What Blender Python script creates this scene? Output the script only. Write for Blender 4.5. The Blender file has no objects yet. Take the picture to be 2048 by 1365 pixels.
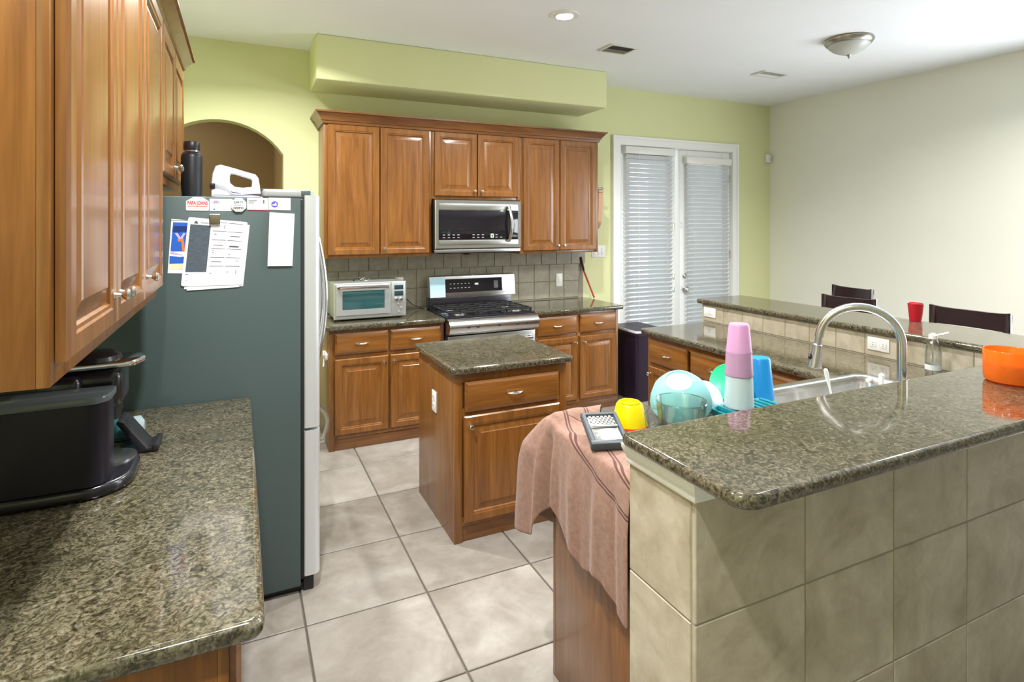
import bpy, bmesh, math, random
from mathutils import Vector, Matrix
random.seed(7)
SC = bpy.context.scene
COL = SC.collection
PI = math.pi

# ------------------------------------------------------------------ camera, world, lights, exposure
cam = bpy.data.cameras.new('camera')
cam.sensor_width = 36.0
cam.lens = 1155.0 / 2048.0 * 36.0
cam.shift_y = -235.5 / 2048.0
cam.clip_start = 0.02
co = bpy.data.objects.new('camera', cam)
COL.objects.link(co)
co.location = (0, 0, 1.65)
co.rotation_euler = (PI / 2, 0, -math.atan(543.0 / 1155.0))
SC.camera = co
SC.view_settings.view_transform = 'Standard'
SC.view_settings.look = 'None'
SC.view_settings.gamma = 1.0
SC.view_settings.exposure = 0.62
SC.view_settings.use_curve_mapping = False

wd = bpy.data.worlds.new('world')
SC.world = wd
wd.use_nodes = True
bg = wd.node_tree.nodes['Background']
bg.inputs[0].default_value = (0.86, 0.93, 1.0, 1)
bg.inputs[1].default_value = 1.7


def area_light(name, loc, rot, sx, sy, power, color, shape='RECTANGLE', spread=PI):
    l = bpy.data.lights.new(name, 'AREA')
    l.shape = shape
    l.size = sx
    l.size_y = sy
    l.energy = power
    l.color = color
    l.spread = spread
    o = bpy.data.objects.new(name, l)
    COL.objects.link(o)
    o.location = loc
    o.rotation_euler = rot
    return o


# lamp added for daylight, set in an unseen added window right of the view
area_light('added_daylight_lamp', (5.80, 1.55, 1.40), (0, PI / 2 - 0.12, 0), 1.8, 1.5, 66, (0.93, 0.97, 1.0))

CEIL = 3.05
CANS = [(1.97, 3.36, 30), (0.15, 3.75, 34), (0.10, 1.60, 33), (1.97, 2.0, 12), (-0.15, 0.30, 23), (2.95, 1.95, 17), (4.30, 1.70, 32), (-0.75, 5.8, 4)]  # only the first is seen; sink, dining and passage cans added to brighten walls


# ------------------------------------------------------------------ materials
def mat(name):
    m = bpy.data.materials.new(name)
    m.use_nodes = True
    nt = m.node_tree
    return m, nt, nt.nodes['Principled BSDF']


def plain(name, col, rough=0.5, metal=0.0, coat=0.0, trans=0.0, emit=None, estr=0, spec=0.5, ior=1.45, alpha=1, bump=0, bscale=200, aniso=0, subs=0):
    m, nt, b = mat(name)
    b.inputs['Base Color'].default_value = (*col, 1)
    b.inputs['Roughness'].default_value = rough
    b.inputs['Metallic'].default_value = metal
    b.inputs['Coat Weight'].default_value = coat
    b.inputs['Coat Roughness'].default_value = 0.06
    b.inputs['Transmission Weight'].default_value = trans
    b.inputs['IOR'].default_value = ior
    b.inputs['Specular IOR Level'].default_value = spec
    b.inputs['Alpha'].default_value = alpha
    if emit:
        b.inputs['Emission Color'].default_value = (*emit, 1)
        b.inputs['Emission Strength'].default_value = estr
    # fine procedural tone and relief so that nothing is perfectly uniform
    tc = nt.nodes.new('ShaderNodeTexCoord')
    n = nt.nodes.new('ShaderNodeTexNoise')
    n.inputs['Scale'].default_value = bscale
    nt.links.new(tc.outputs['Object'], n.inputs['Vector'])
    if bump:
        bp = nt.nodes.new('ShaderNodeBump')
        bp.inputs['Strength'].default_value = bump
        bp.inputs['Distance'].default_value = 0.002
        nt.links.new(n.outputs['Fac'], bp.inputs['Height'])
        nt.links.new(bp.outputs['Normal'], b.inputs['Normal'])
    return m


def ramp(nt, fac, stops, interp='LINEAR'):
    r = nt.nodes.new('ShaderNodeValToRGB')
    r.color_ramp.interpolation = interp
    e = r.color_ramp.elements
    while len(e) < len(stops):
        e.new(0.5)
    for k, (p, c) in enumerate(stops):
        e[k].position = p
        e[k].color = (*c, 1)
    nt.links.new(fac, r.inputs['Fac'])
    return r.outputs['Color']


def noise(nt, vec, scale, detail=3, rough=0.5, dist=0.0):
    n = nt.nodes.new('ShaderNodeTexNoise')
    n.inputs['Scale'].default_value = scale
    n.inputs['Detail'].default_value = detail
    n.inputs['Roughness'].default_value = rough
    n.inputs['Distortion'].default_value = dist
    nt.links.new(vec, n.inputs['Vector'])
    return n.outputs['Fac']


def mapping(nt, scale, rnd=True):
    tc = nt.nodes.new('ShaderNodeTexCoord')
    mp = nt.nodes.new('ShaderNodeMapping')
    mp.inputs['Scale'].default_value = scale
    if rnd:
        oi = nt.nodes.new('ShaderNodeObjectInfo')
        mu = nt.nodes.new('ShaderNodeVectorMath')
        mu.operation = 'MULTIPLY_ADD'
        cmb = nt.nodes.new('ShaderNodeCombineXYZ')
        for k in range(3):
            nt.links.new(oi.outputs['Random'], cmb.inputs[k])
        mu.inputs[1].default_value = (17, 23, 31)
        nt.links.new(cmb.outputs[0], mu.inputs[0])
        nt.links.new(tc.outputs['Object'], mu.inputs[2])
        nt.links.new(mu.outputs[0], mp.inputs['Vector'])
    else:
        nt.links.new(tc.outputs['Object'], mp.inputs['Vector'])
    return mp.outputs['Vector']


def mixc(nt, fac, a, b, mode='MIX'):
    m = nt.nodes.new('ShaderNodeMix')
    m.data_type = 'RGBA'
    m.blend_type = mode
    if isinstance(fac, (int, float)):
        m.inputs[0].default_value = fac
    else:
        nt.links.new(fac, m.inputs[0])
    for k, v in ((6, a), (7, b)):
        if isinstance(v, tuple):
            m.inputs[k].default_value = (*v, 1)
        else:
            nt.links.new(v, m.inputs[k])
    return m.outputs[2]


def wood(name, axis, lo, mid, hi, rough=0.32):
    m, nt, b = mat(name)
    sc = [9, 9, 9]
    sc[axis] = 0.7
    v = mapping(nt, sc)
    g1 = noise(nt, v, 2.0, 4, 0.6, 1.4)
    sc2 = [90, 90, 90]
    sc2[axis] = 3.0
    v2 = mapping(nt, sc2)
    g2 = noise(nt, v2, 1.6, 3, 0.6, 0.3)
    c1 = ramp(nt, g1, [(0.28, lo), (0.5, mid), (0.72, hi)])
    c2 = ramp(nt, g2, [(0.3, (0.74, 0.70, 0.66)), (0.6, (1, 1, 1))])
    c = mixc(nt, 0.55, c1, c2, 'MULTIPLY')
    nt.links.new(c, b.inputs['Base Color'])
    b.inputs['Roughness'].default_value = rough
    b.inputs['Coat Weight'].default_value = 0.28
    b.inputs['Coat Roughness'].default_value = 0.14
    bp = nt.nodes.new('ShaderNodeBump')
    bp.inputs['Strength'].default_value = 0.05
    bp.inputs['Distance'].default_value = 0.002
    nt.links.new(g2, bp.inputs['Height'])
    nt.links.new(bp.outputs['Normal'], b.inputs['Normal'])
    return m


WLO, WMI, WHI = (0.155, 0.055, 0.009), (0.225, 0.086, 0.016), (0.295, 0.122, 0.026)
WZ = wood('maple_vertical_grain', 2, WLO, WMI, WHI)
WX = wood('maple_grain_along_x', 0, WLO, WMI, WHI)
WY = wood('maple_grain_along_y', 1, WLO, WMI, WHI)
WD = wood('maple_dark_moulding', 0, (0.12, 0.045, 0.012), (0.19, 0.075, 0.02), (0.26, 0.11, 0.03))


def granite(name):
    m, nt, b = mat(name)
    v = mapping(nt, (1, 1, 1), False)
    n1 = noise(nt, v, 44, 3, 0.62, 2.2)
    n2 = noise(nt, v, 120, 2, 0.6, 0.8)
    n3 = noise(nt, v, 7, 2, 0.5, 0.4)
    c1 = ramp(nt, n1, [(0.30, (0.016, 0.014, 0.010)), (0.42, (0.052, 0.045, 0.027)), (0.52, (0.105, 0.091, 0.061)), (0.64, (0.15, 0.135, 0.10)), (0.8, (0.22, 0.20, 0.16))])
    c2 = ramp(nt, n2, [(0.33, (0.28, 0.28, 0.26)), (0.5, (1, 1, 1)), (0.70, (1.35, 1.32, 1.22))])
    c3 = ramp(nt, n3, [(0.3, (0.82, 0.84, 0.76)), (0.7, (1.1, 1.08, 1.05))])
    c = mixc(nt, 0.8, c1, c2, 'MULTIPLY')
    c = mixc(nt, 1.0, c, c3, 'MULTIPLY')
    nt.links.new(c, b.inputs['Base Color'])
    b.inputs['Roughness'].default_value = 0.10
    b.inputs['Specular IOR Level'].default_value = 0.6
    b.inputs['Coat Weight'].default_value = 0.35
    b.inputs['Coat Roughness'].default_value = 0.03
    return m


GRANITE = granite('brown_granite')


def tilemat(name, a, b_, c_, rough, scale=3.0):
    m, nt, b = mat(name)
    v = mapping(nt, (1, 1, 1))
    n1 = noise(nt, v, scale, 5, 0.6, 1.2)
    n2 = noise(nt, v, scale * 6, 3, 0.6, 0.8)
    c1 = ramp(nt, n1, [(0.3, a), (0.5, b_), (0.7, c_)])
    c2 = ramp(nt, n2, [(0.3, (0.86, 0.85, 0.83)), (0.7, (1.03, 1.03, 1.03))])
    c = mixc(nt, 0.8, c1, c2, 'MULTIPLY')
    nt.links.new(c, b.inputs['Base Color'])
    b.inputs['Roughness'].default_value = rough
    bp = nt.nodes.new('ShaderNodeBump')
    bp.inputs['Strength'].default_value = 0.08
    bp.inputs['Distance'].default_value = 0.004
    nt.links.new(n2, bp.inputs['Height'])
    nt.links.new(bp.outputs['Normal'], b.inputs['Normal'])
    return m


FTILE = tilemat('floor_tile_beige', (0.21, 0.185, 0.155), (0.285, 0.26, 0.23), (0.36, 0.338, 0.308), 0.34, 2.6)
BTILE = tilemat('splash_tile_stone', (0.26, 0.24, 0.175), (0.32, 0.295, 0.22), (0.38, 0.35, 0.27), 0.42, 5)
BARTILE = tilemat('bar_tile_stone', (0.37, 0.315, 0.225), (0.49, 0.435, 0.335), (0.59, 0.54, 0.44), 0.4, 4)


def paint(name, col, rough=0.75):
    m, nt, b = mat(name)
    v = mapping(nt, (1, 1, 1), False)
    n = noise(nt, v, 140, 2, 0.5, 0)
    n2 = noise(nt, v, 1.5, 2, 0.5, 0)
    c = ramp(nt, n2, [(0.3, tuple(x * 0.97 for x in col)), (0.7, col)])
    nt.links.new(c, b.inputs['Base Color'])
    b.inputs['Roughness'].default_value = rough
    bp = nt.nodes.new('ShaderNodeBump')
    bp.inputs['Strength'].default_value = 0.12
    bp.inputs['Distance'].default_value = 0.002
    nt.links.new(n, bp.inputs['Height'])
    nt.links.new(bp.outputs['Normal'], b.inputs['Normal'])
    return m


GREEN = paint('green_wall_paint', (0.72, 0.745, 0.42))
BEIGE = paint('beige_wall_paint', (0.86, 0.865, 0.79))
TANW = paint('tan_wall_paint', (0.46, 0.32, 0.15))
CEILM = paint('ceiling_paint', (0.90, 0.93, 0.985))
TRIMW = plain('white_trim_paint', (0.86, 0.87, 0.86), 0.35, bump=0.02)
GROUT = plain('grout', (0.11, 0.095, 0.078), 0.9, bump=0.3)
GROUTL = plain('light_grout', (0.34, 0.305, 0.24), 0.9, bump=0.3)
STEEL = plain('stainless_steel', (0.56, 0.57, 0.56), 0.27, 1.0)
FSTEEL = plain('fridge_door_steel', (0.70, 0.74, 0.76), 0.38, 0.55)
STEELB = plain('bright_stainless', (0.68, 0.69, 0.70), 0.22, 1.0)
CHROME = plain('chrome', (0.80, 0.81, 0.82), 0.07, 1.0)
NICKEL = plain('satin_nickel', (0.72, 0.69, 0.63), 0.22, 1.0)
BLACKG = plain('black_glass', (0.010, 0.008, 0.012), 0.07, 0, 0.3)
BLACKP = plain('black_plastic', (0.016, 0.015, 0.018), 0.35)
BLACKE = plain('black_enamel', (0.012, 0.011, 0.015), 0.22, 0, 0.3)
IRON = plain('cast_iron', (0.014, 0.014, 0.015), 0.55, bump=0.2)
FRIDGES = plain('fridge_side_grey', (0.075, 0.108, 0.108), 0.42, 0.15, bump=0.06, bscale=600)
DARKGAP = plain('dark_gasket', (0.02, 0.022, 0.024), 0.7)
WHITEP = plain('white_plastic', (0.82, 0.82, 0.80), 0.35)
PAPER = plain('white_paper', (0.84, 0.84, 0.86), 0.8)
CREAM = plain('cream_paper', (0.85, 0.83, 0.76), 0.8)
INK = plain('grey_ink', (0.10, 0.115, 0.14), 0.8)
INKD = plain('dark_print', (0.075, 0.10, 0.12), 0.7)
RED = plain('red_print', (0.75, 0.045, 0.03), 0.6)
MAROON = plain('maroon_print', (0.45, 0.04, 0.07), 0.6)
BLUEP = plain('blue_print', (0.10, 0.10, 0.55), 0.6)
SKYP = plain('picture_blue', (0.02, 0.12, 0.55), 0.6)
NAVYP = plain('picture_navy', (0.008, 0.03, 0.16), 0.6)
LILAC = plain('picture_lilac', (0.55, 0.45, 0.75), 0.6)
ORANGEP = plain('picture_orange', (0.8, 0.2, 0.05), 0.6)
PALEY = plain('picture_pale_yellow', (0.78, 0.75, 0.5), 0.6)
OLIVE = plain('olive_plastic', (0.12, 0.105, 0.055), 0.5)
ESPRESSO = plain('espresso_wood', (0.022, 0.010, 0.012), 0.32, bump=0.05)


def thin_glass(name, tint, gloss=0.10, rough=0.02):
    m = bpy.data.materials.new(name)
    m.use_nodes = True
    nt = m.node_tree
    nt.nodes.clear()
    out = nt.nodes.new('ShaderNodeOutputMaterial')
    mx = nt.nodes.new('ShaderNodeMixShader')
    tr = nt.nodes.new('ShaderNodeBsdfTransparent')
    gl = nt.nodes.new('ShaderNodeBsdfGlossy')
    lw = nt.nodes.new('ShaderNodeLayerWeight')
    lw.inputs['Blend'].default_value = 0.25
    ma = nt.nodes.new('ShaderNodeMath')
    ma.operation = 'MULTIPLY_ADD'
    ma.inputs[1].default_value = 0.55
    ma.inputs[2].default_value = gloss * 0.4
    nt.links.new(lw.outputs['Fresnel'], ma.inputs[0])
    tr.inputs[0].default_value = (*tint, 1)
    gl.inputs['Roughness'].default_value = rough
    nt.links.new(ma.outputs[0], mx.inputs[0])
    nt.links.new(tr.outputs[0], mx.inputs[1])
    nt.links.new(gl.outputs[0], mx.inputs[2])
    nt.links.new(mx.outputs[0], out.inputs[0])
    return m


PANE = thin_glass('window_pane_glass', (0.95, 0.97, 0.97))
CLEAR = thin_glass('clear_glass', (0.86, 0.93, 0.93), 0.2)
SMOKE = plain('smoked_plastic', (0.012, 0.010, 0.017), 0.3, spec=0.3)


def translucent(name, col, tcol, f=0.5, rough=0.4):
    m = bpy.data.materials.new(name)
    m.use_nodes = True
    nt = m.node_tree
    b = nt.nodes['Principled BSDF']
    b.inputs['Base Color'].default_value = (*col, 1)
    b.inputs['Roughness'].default_value = rough
    t = nt.nodes.new('ShaderNodeBsdfTranslucent')
    t.inputs[0].default_value = (*tcol, 1)
    mx = nt.nodes.new('ShaderNodeMixShader')
    mx.inputs[0].default_value = f
    out = nt.nodes['Material Output']
    nt.links.new(b.outputs[0], mx.inputs[1])
    nt.links.new(t.outputs[0], mx.inputs[2])
    nt.links.new(mx.outputs[0], out.inputs[0])
    return m


SLAT = translucent('white_blind_slat', (0.78, 0.80, 0.82), (0.8, 0.84, 0.9), 0.22, 0.4)


# ------------------------------------------------------------------ mesh helpers (world coordinates)
def B():
    return bmesh.new()


def bm_box(x0, x1, y0, y1, z0, z1, bev=0.0, seg=2, bm=None):
    own = bm is None
    t = B()
    bmesh.ops.create_cube(t, size=1)
    for v in t.verts:
        v.co = Vector(((x0 + x1) / 2 + v.co.x * (x1 - x0), (y0 + y1) / 2 + v.co.y * (y1 - y0), (z0 + z1) / 2 + v.co.z * (z1 - z0)))
    if bev > 0:
        bmesh.ops.bevel(t, geom=t.edges[:], offset=bev, segments=seg, affect='EDGES', profile=0.5)
    if own:
        return t
    return merge(bm, t)


def merge(bm, t):
    me = bpy.data.meshes.new('tmp')
    t.to_mesh(me)
    t.free()
    bm.from_mesh(me)
    bpy.data.meshes.remove(me)
    return bm


def xform(bm, M):
    bmesh.ops.transform(bm, matrix=M, verts=bm.verts[:])
    return bm


def bm_lathe(profile, center=(0, 0, 0), axis=(0, 0, 1), n=24, bm=None):
    """profile: (radius, height) along axis; radius 0 closes the end."""
    own = bm is None
    t = B()
    rings = []
    for r, h in profile:
        if r <= 1e-6:
            rings.append([t.verts.new((0, 0, h))])
        else:
            rings.append([t.verts.new((r * math.cos(2 * PI * k / n), r * math.sin(2 * PI * k / n), h)) for k in range(n)])
    for a, b in zip(rings, rings[1:]):
        if len(a) == 1 and len(b) == 1:
            continue
        for k in range(n):
            k2 = (k + 1) % n
            if len(a) == 1:
                t.faces.new((a[0], b[k2], b[k]))
            elif len(b) == 1:
                t.faces.new((a[k], a[k2], b[0]))
            else:
                t.faces.new((a[k], a[k2], b[k2], b[k]))
    bmesh.ops.recalc_face_normals(t, faces=t.faces[:])
    q = Vector((0, 0, 1)).rotation_difference(Vector(axis).normalized()).to_matrix().to_4x4()
    xform(t, Matrix.Translation(center) @ q)
    return t if own else merge(bm, t)


def bm_tube(path, r, n=10, bm=None, flat=1.0, cap=True):
    own = bm is None
    t = B()
    pts = [Vector(p) for p in path]
    rs = r if isinstance(r, (list, tuple)) else [r] * len(pts)
    up = None
    rings = []
    for i, p in enumerate(pts):
        d = (pts[min(i + 1, len(pts) - 1)] - pts[max(i - 1, 0)]).normalized()
        if up is None:
            ref = Vector((0, 0, 1)) if abs(d.z) < 0.9 else Vector((1, 0, 0))
            up = (ref - d * ref.dot(d)).normalized()
        else:
            up = (up - d * up.dot(d)).normalized()
        s = d.cross(up)
        rings.append([t.verts.new(p + (up * math.cos(2 * PI * k / n) * flat + s * math.sin(2 * PI * k / n)) * rs[i]) for k in range(n)])
    for a, b in zip(rings, rings[1:]):
        for k in range(n):
            t.faces.new((a[k], a[(k + 1) % n], b[(k + 1) % n], b[k]))
    if cap:
        t.faces.new(rings[0][::-1])
        t.faces.new(rings[-1])
    bmesh.ops.recalc_face_normals(t, faces=t.faces[:])
    return t if own else merge(bm, t)


def bm_prism(poly, axis, a0, a1, bm=None, bev=0):
    """poly: 2-D points; axis 0: (y,z) along x, 1: (x,z) along y, 2: (x,y) along z"""
    own = bm is None
    t = B()

    def pt(p, a):
        return [(a, p[0], p[1]), (p[0], a, p[1]), (p[0], p[1], a)][axis]
    lo = [t.verts.new(pt(p, a0)) for p in poly]
    hi = [t.verts.new(pt(p, a1)) for p in poly]
    n = len(poly)
    t.faces.new(lo)
    t.faces.new(hi[::-1])
    for k in range(n):
        t.faces.new((lo[k], hi[k], hi[(k + 1) % n], lo[(k + 1) % n]))
    bmesh.ops.recalc_face_normals(t, faces=t.faces[:])
    if bev:
        bmesh.ops.bevel(t, geom=t.edges[:], offset=bev, segments=2, affect='EDGES', profile=0.5)
    return t if own else merge(bm, t)


def offset_poly(poly, d):
    """inset a CCW polygon by d (positive = inwards)"""
    n = len(poly)
    out = []
    for k in range(n):
        p0, p, p1 = Vector(poly[k - 1]), Vector(poly[k]), Vector(poly[(k + 1) % n])
        e0, e1 = (p - p0).normalized(), (p1 - p).normalized()
        n0, n1 = Vector((-e0.y, e0.x)), Vector((-e1.y, e1.x))
        m = n0 + n1
        m = m / max(1e-6, m.dot(n0)) if m.length > 1e-6 else n0
        out.append(tuple(p + m * d))
    return out


def round_poly(poly, rad, seg=5):
    n = len(poly)
    out = []
    for k in range(n):
        r = rad[k] if isinstance(rad, (list, tuple)) else rad
        p0, p, p1 = Vector(poly[k - 1]), Vector(poly[k]), Vector(poly[(k + 1) % n])
        if r <= 0:
            out.append(tuple(p))
            continue
        a, b = (p0 - p).normalized(), (p1 - p).normalized()
        ang = a.angle(b)
        t = r / math.tan(ang / 2)
        c = p + (a + b).normalized() * (r / math.sin(ang / 2))
        s, e = p + a * t - c, p + b * t - c
        for j in range(seg + 1):
            f = j / seg
            v = s.lerp(e, f)
            out.append(tuple(c + v.normalized() * r))
    return out


def bm_slab(poly, z0, z1, edge=0.012, hole=None, hole_edge=0.004):
    """stone slab with an eased bullnose edge; poly CCW, hole CCW"""
    t = B()
    prof = []
    for k in range(5):
        a = -PI / 2 + PI / 2 * k / 4
        prof.append((edge - edge * math.cos(a), z0 + edge + edge * math.sin(a)))
    for k in range(5):
        a = PI / 2 * k / 4
        prof.append((edge - edge * math.cos(a), z1 - edge + edge * math.sin(a)))
    prof.append((edge + .003, z1))
    prof.insert(0, (edge + .003, z0))
    rings = []
    for d, z in prof:
        rings.append([t.verts.new((x, y, z)) for x, y in offset_poly(poly, d)])
    n = len(poly)
    for a, b in zip(rings, rings[1:]):
        for k in range(n):
            t.faces.new((a[k], a[(k + 1) % n], b[(k + 1) % n], b[k]))
    if hole is None:
        t.faces.new(rings[0][::-1])
        t.faces.new(rings[-1])
    else:
        ht = [t.verts.new((x, y, z1)) for x, y in hole]
        hb = [t.verts.new((x, y, z0)) for x, y in hole]
        m = len(hole)
        for k in range(m):
            t.faces.new((ht[k], ht[(k + 1) % m], hb[(k + 1) % m], hb[k]))
        for outer, inner in ((rings[-1], ht), (rings[0], hb)):
            es = []
            for L in (outer, inner):
                for k in range(len(L)):
                    es.append(t.edges.get((L[k], L[(k + 1) % len(L)])))
            bmesh.ops.triangle_fill(t, use_beauty=True, use_dissolve=False, edges=es)
    bmesh.ops.recalc_face_normals(t, faces=t.faces[:])
    return t


def bm_sweep(path, prof, bm=None):
    """moulding: path of (x,y), prof of (out,z) pushed to the right of travel; mitred"""
    own = bm is None
    t = B()
    n = len(path)
    rings = []
    for k in range(n):
        p = Vector(path[k])
        if k == 0:
            e = (Vector(path[1]) - p).normalized()
            m = Vector((e.y, -e.x))
        elif k == n - 1:
            e = (p - Vector(path[k - 1])).normalized()
            m = Vector((e.y, -e.x))
        else:
            e0, e1 = (p - Vector(path[k - 1])).normalized(), (Vector(path[k + 1]) - p).normalized()
            n0, n1 = Vector((e0.y, -e0.x)), Vector((e1.y, -e1.x))
            m = n0 + n1
            m = m / m.dot(n0)
        rings.append([t.verts.new((p.x + m.x * o, p.y + m.y * o, z)) for o, z in prof])
    q = len(prof)
    for a, b in zip(rings, rings[1:]):
        for k in range(q):
            t.faces.new((a[k], a[(k + 1) % q], b[(k + 1) % q], b[k]))
    t.faces.new(rings[0])
    t.faces.new(rings[-1][::-1])
    bmesh.ops.recalc_face_normals(t, faces=t.faces[:])
    return t if own else merge(bm, t)


def bm_rings(o, U, V, N, w, h, rings, back=True):
    """concentric rectangles (inset, height along N) from the rim to the centre"""
    t = B()
    o, U, V, N = Vector(o), Vector(U), Vector(V), Vector(N)
    R = []
    for i, n in rings:
        R.append([t.verts.new(o + U * u + V * v + N * n) for u, v in ((i, i), (w - i, i), (w - i, h - i), (i, h - i))])
    for a, b in zip(R, R[1:]):
        for k in range(4):
            t.faces.new((a[k], a[(k + 1) % 4], b[(k + 1) % 4], b[k]))
    t.faces.new(R[-1])
    if back:
        t.faces.new(R[0][::-1])
    bmesh.ops.recalc_face_normals(t, faces=t.faces[:])
    return t


# ------------------------------------------------------------------ object helpers
def mesh_obj(name, bm, m, parent=None, loc=(0, 0, 0), smooth=True, ang=35, origin=None):
    """verts of bm are world coordinates; origin is the world point that becomes the object's local zero"""
    org = Vector(origin if origin is not None else loc)
    for v in bm.verts:
        v.co -= org
    me = bpy.data.meshes.new(name)
    bm.to_mesh(me)
    bm.free()
    if m is not None:
        for mm in (m if isinstance(m, (list, tuple)) else [m]):
            me.materials.append(mm)
    if smooth:
        me.shade_smooth()
        me.set_sharp_from_angle(angle=math.radians(ang))
    o = bpy.data.objects.new(name, me)
    COL.objects.link(o)
    if parent is not None:
        o.parent = parent
    else:
        o.location = org
    return o


def tag(o, label, cat=None, group=None, kind=None):
    o['label'] = label
    if cat:
        o['category'] = cat
    if group:
        o['group'] = group
    if kind:
        o['kind'] = kind
    return o


def struct(name, bm, m, label=None, cat=None, **k):
    o = mesh_obj(name, bm, m, **k)
    o['kind'] = 'structure'
    if label:
        o['label'] = label
    if cat:
        o['category'] = cat
    return o


class Thing:
    def __init__(s, name, label, cat, loc, group=None, kind=None):
        s.o = bpy.data.objects.new(name, None)
        COL.objects.link(s.o)
        s.o.empty_display_size = 0.05
        s.o.location = loc
        s.loc = Vector(loc)
        tag(s.o, label, cat, group, kind)

    def add(s, name, bm, m, parent=None, label=None, **k):
        o = mesh_obj(name, bm, m, parent=(parent or s.o), origin=s.loc, **k)
        if label:
            o['label'] = label
        return o

    def box(s, name, x0, x1, y0, y1, z0, z1, m, bev=0.002, parent=None, label=None, seg=2):
        return s.add(name, bm_box(x0, x1, y0, y1, z0, z1, bev, seg), m, parent, label)

    def inst(s, name, src, loc, parent=None):
        o = src.copy()
        o.name = name
        COL.objects.link(o)
        o.parent = parent or s.o
        o.location = loc
        return o


def single(name, bm, m, label, cat, group=None, origin=(0, 0, 0), **k):
    return tag(mesh_obj(name, bm, m, origin=origin, **k), label, cat, group)


def text_bm(s, size, origin, U, V, depth=0.0006, bold=0.0, align='CENTER', width=None):
    cu = bpy.data.curves.new('t', 'FONT')
    cu.body = s
    cu.size = size
    cu.align_x = align
    cu.align_y = 'CENTER'
    cu.extrude = depth
    cu.offset = bold
    cu.resolution_u = 3
    ob = bpy.data.objects.new('t', cu)
    COL.objects.link(ob)
    me = bpy.data.meshes.new_from_object(ob)
    bm = B()
    bm.from_mesh(me)
    bpy.data.objects.remove(ob)
    bpy.data.curves.remove(cu)
    bpy.data.meshes.remove(me)
    if width and bm.verts:
        xs = [v.co.x for v in bm.verts]
        f = width / max(1e-5, max(xs) - min(xs))
        for v in bm.verts:
            v.co.x *= f
    U, V = Vector(U), Vector(V)
    N = U.cross(V)
    o = Vector(origin)
    for v in bm.verts:
        v.co = o + U * v.co.x + V * v.co.y + N * v.co.z
    return bm


X, Y, Z = Vector((1, 0, 0)), Vector((0, 1, 0)), Vector((0, 0, 1))

# ------------------------------------------------------------------ room shell
YB = 4.93
XL = -0.64
XR = 5.72
YR = -3.6
fl = struct('floor', bm_box(-1.6, XR + .2, YR - .2, 7.2, -0.12, -0.006), GROUT, 'beige stone tile floor with grey grout joints', 'floor')
px_, py_ = 0.5145, 0.507
tsrc = bm_box(-px_ / 2 + .004, px_ / 2 - .004, -py_ / 2 + .004, py_ / 2 - .004, -0.010, 0.0, 0.0025, 1)
tme = None
for i in range(-2, 11):
    for j in range(-11, 6):
        x, y = 0.241 + px_ * (i + .5), 1.992 + py_ * (j + .5)
        if x > XR - .2 or y > YB + 0.05 or x < XL - .25:
            continue
        if tme is None:
            o = mesh_obj('floor_tile', tsrc, FTILE, parent=fl, origin=(0, 0, 0))
            tme = o.data
        else:
            o = bpy.data.objects.new('floor_tile', tme)
            COL.objects.link(o)
            o.parent = fl
        o.location = (x, y, 0)

struct('ceiling', bm_box(-1.6, XR + .2, YR - .2, 7.2, CEIL, CEIL + .12), CEILM, 'off white flat ceiling', 'ceiling')
# back wall with the arched passage and the double-door opening cut out of it
AX0, AX1, ASP, ATOP = -0.60, 0.31, 2.195, 2.444
acx, ah = (AX0 + AX1) / 2, (AX1 - AX0) / 2
AR = (ah * ah + (ATOP - ASP) ** 2) / (2 * (ATOP - ASP))
acz = ATOP - AR
arch = []
a1 = math.asin(ah / AR)
for k in range(17):
    a = -a1 + 2 * a1 * k / 16
    arch.append((acx + AR * math.sin(a), acz + AR * math.cos(a)))
DX0, DX1, DZ = 3.545, 5.10, 2.465
poly = [(-1.6, 0), (AX0, 0)] + arch + [(AX1, 0), (DX0, 0), (DX0, DZ), (DX1, DZ), (DX1, 0), (XR, 0), (XR, CEIL), (-1.6, CEIL)]
wb = struct('wall_back', bm_prism(poly, 1, YB, YB + 0.14), GREEN, 'pale green kitchen wall with arched passage and tiled splashback', 'wall', ang=20)
bm = bm_box(XL - .14, XL, YR, YB, 0, CEIL)
struct('wall_left', bm, GREEN, 'green wall behind the fridge and left cabinets', 'wall')
WY0, WY1, WZ0, WZ1 = 0.80, 2.30, 0.50, 2.30
bm = bm_box(XR, XR + .14, WY1, 7.2, 0, CEIL)
bm_box(XR, XR + .14, YR, WY0, 0, CEIL, bm=bm)
bm_box(XR, XR + .14, WY0, WY1, 0, WZ0, bm=bm)
bm_box(XR, XR + .14, WY0, WY1, WZ1, CEIL, bm=bm)
struct('wall_right', bm, BEIGE, 'beige dining room wall on the right', 'wall')
bm = bm_box(XL - .14, XR + .14, YR - .14, YR, 0, CEIL)
struct('wall_rear', bm, BEIGE, 'beige living room wall behind the camera', 'wall')
# passage behind the arch
bm = bm_box(-1.6, .45, 6.6, 6.74, 0, CEIL)
bm_box(AX1, AX1 + .12, YB + .14, 6.6, 0, CEIL, bm=bm)
bm_box(-1.6, -1.46, YB + .14, 6.6, 0, CEIL, bm=bm)
struct('wall_passage', bm, TANW, 'tan painted wall seen through the arch', 'wall')
# unseen window added in the right wall to let in daylight
w = struct('window_1', bm_box(XR + .03, XR + .07, WY0, WY1, WZ0, WZ0 + .05), TRIMW, 'unseen white framed window added to let in daylight', 'window')
for r in [(WY0, WY1, WZ1 - .05, WZ1), (WY0, WY0 + .05, WZ0, WZ1), (WY1 - .05, WY1, WZ0, WZ1), (1.53, 1.57, WZ0, WZ1)]:
    mesh_obj('window_frame', bm_box(XR + .03, XR + .07, *r), TRIMW, parent=w, origin=w.location)
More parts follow.
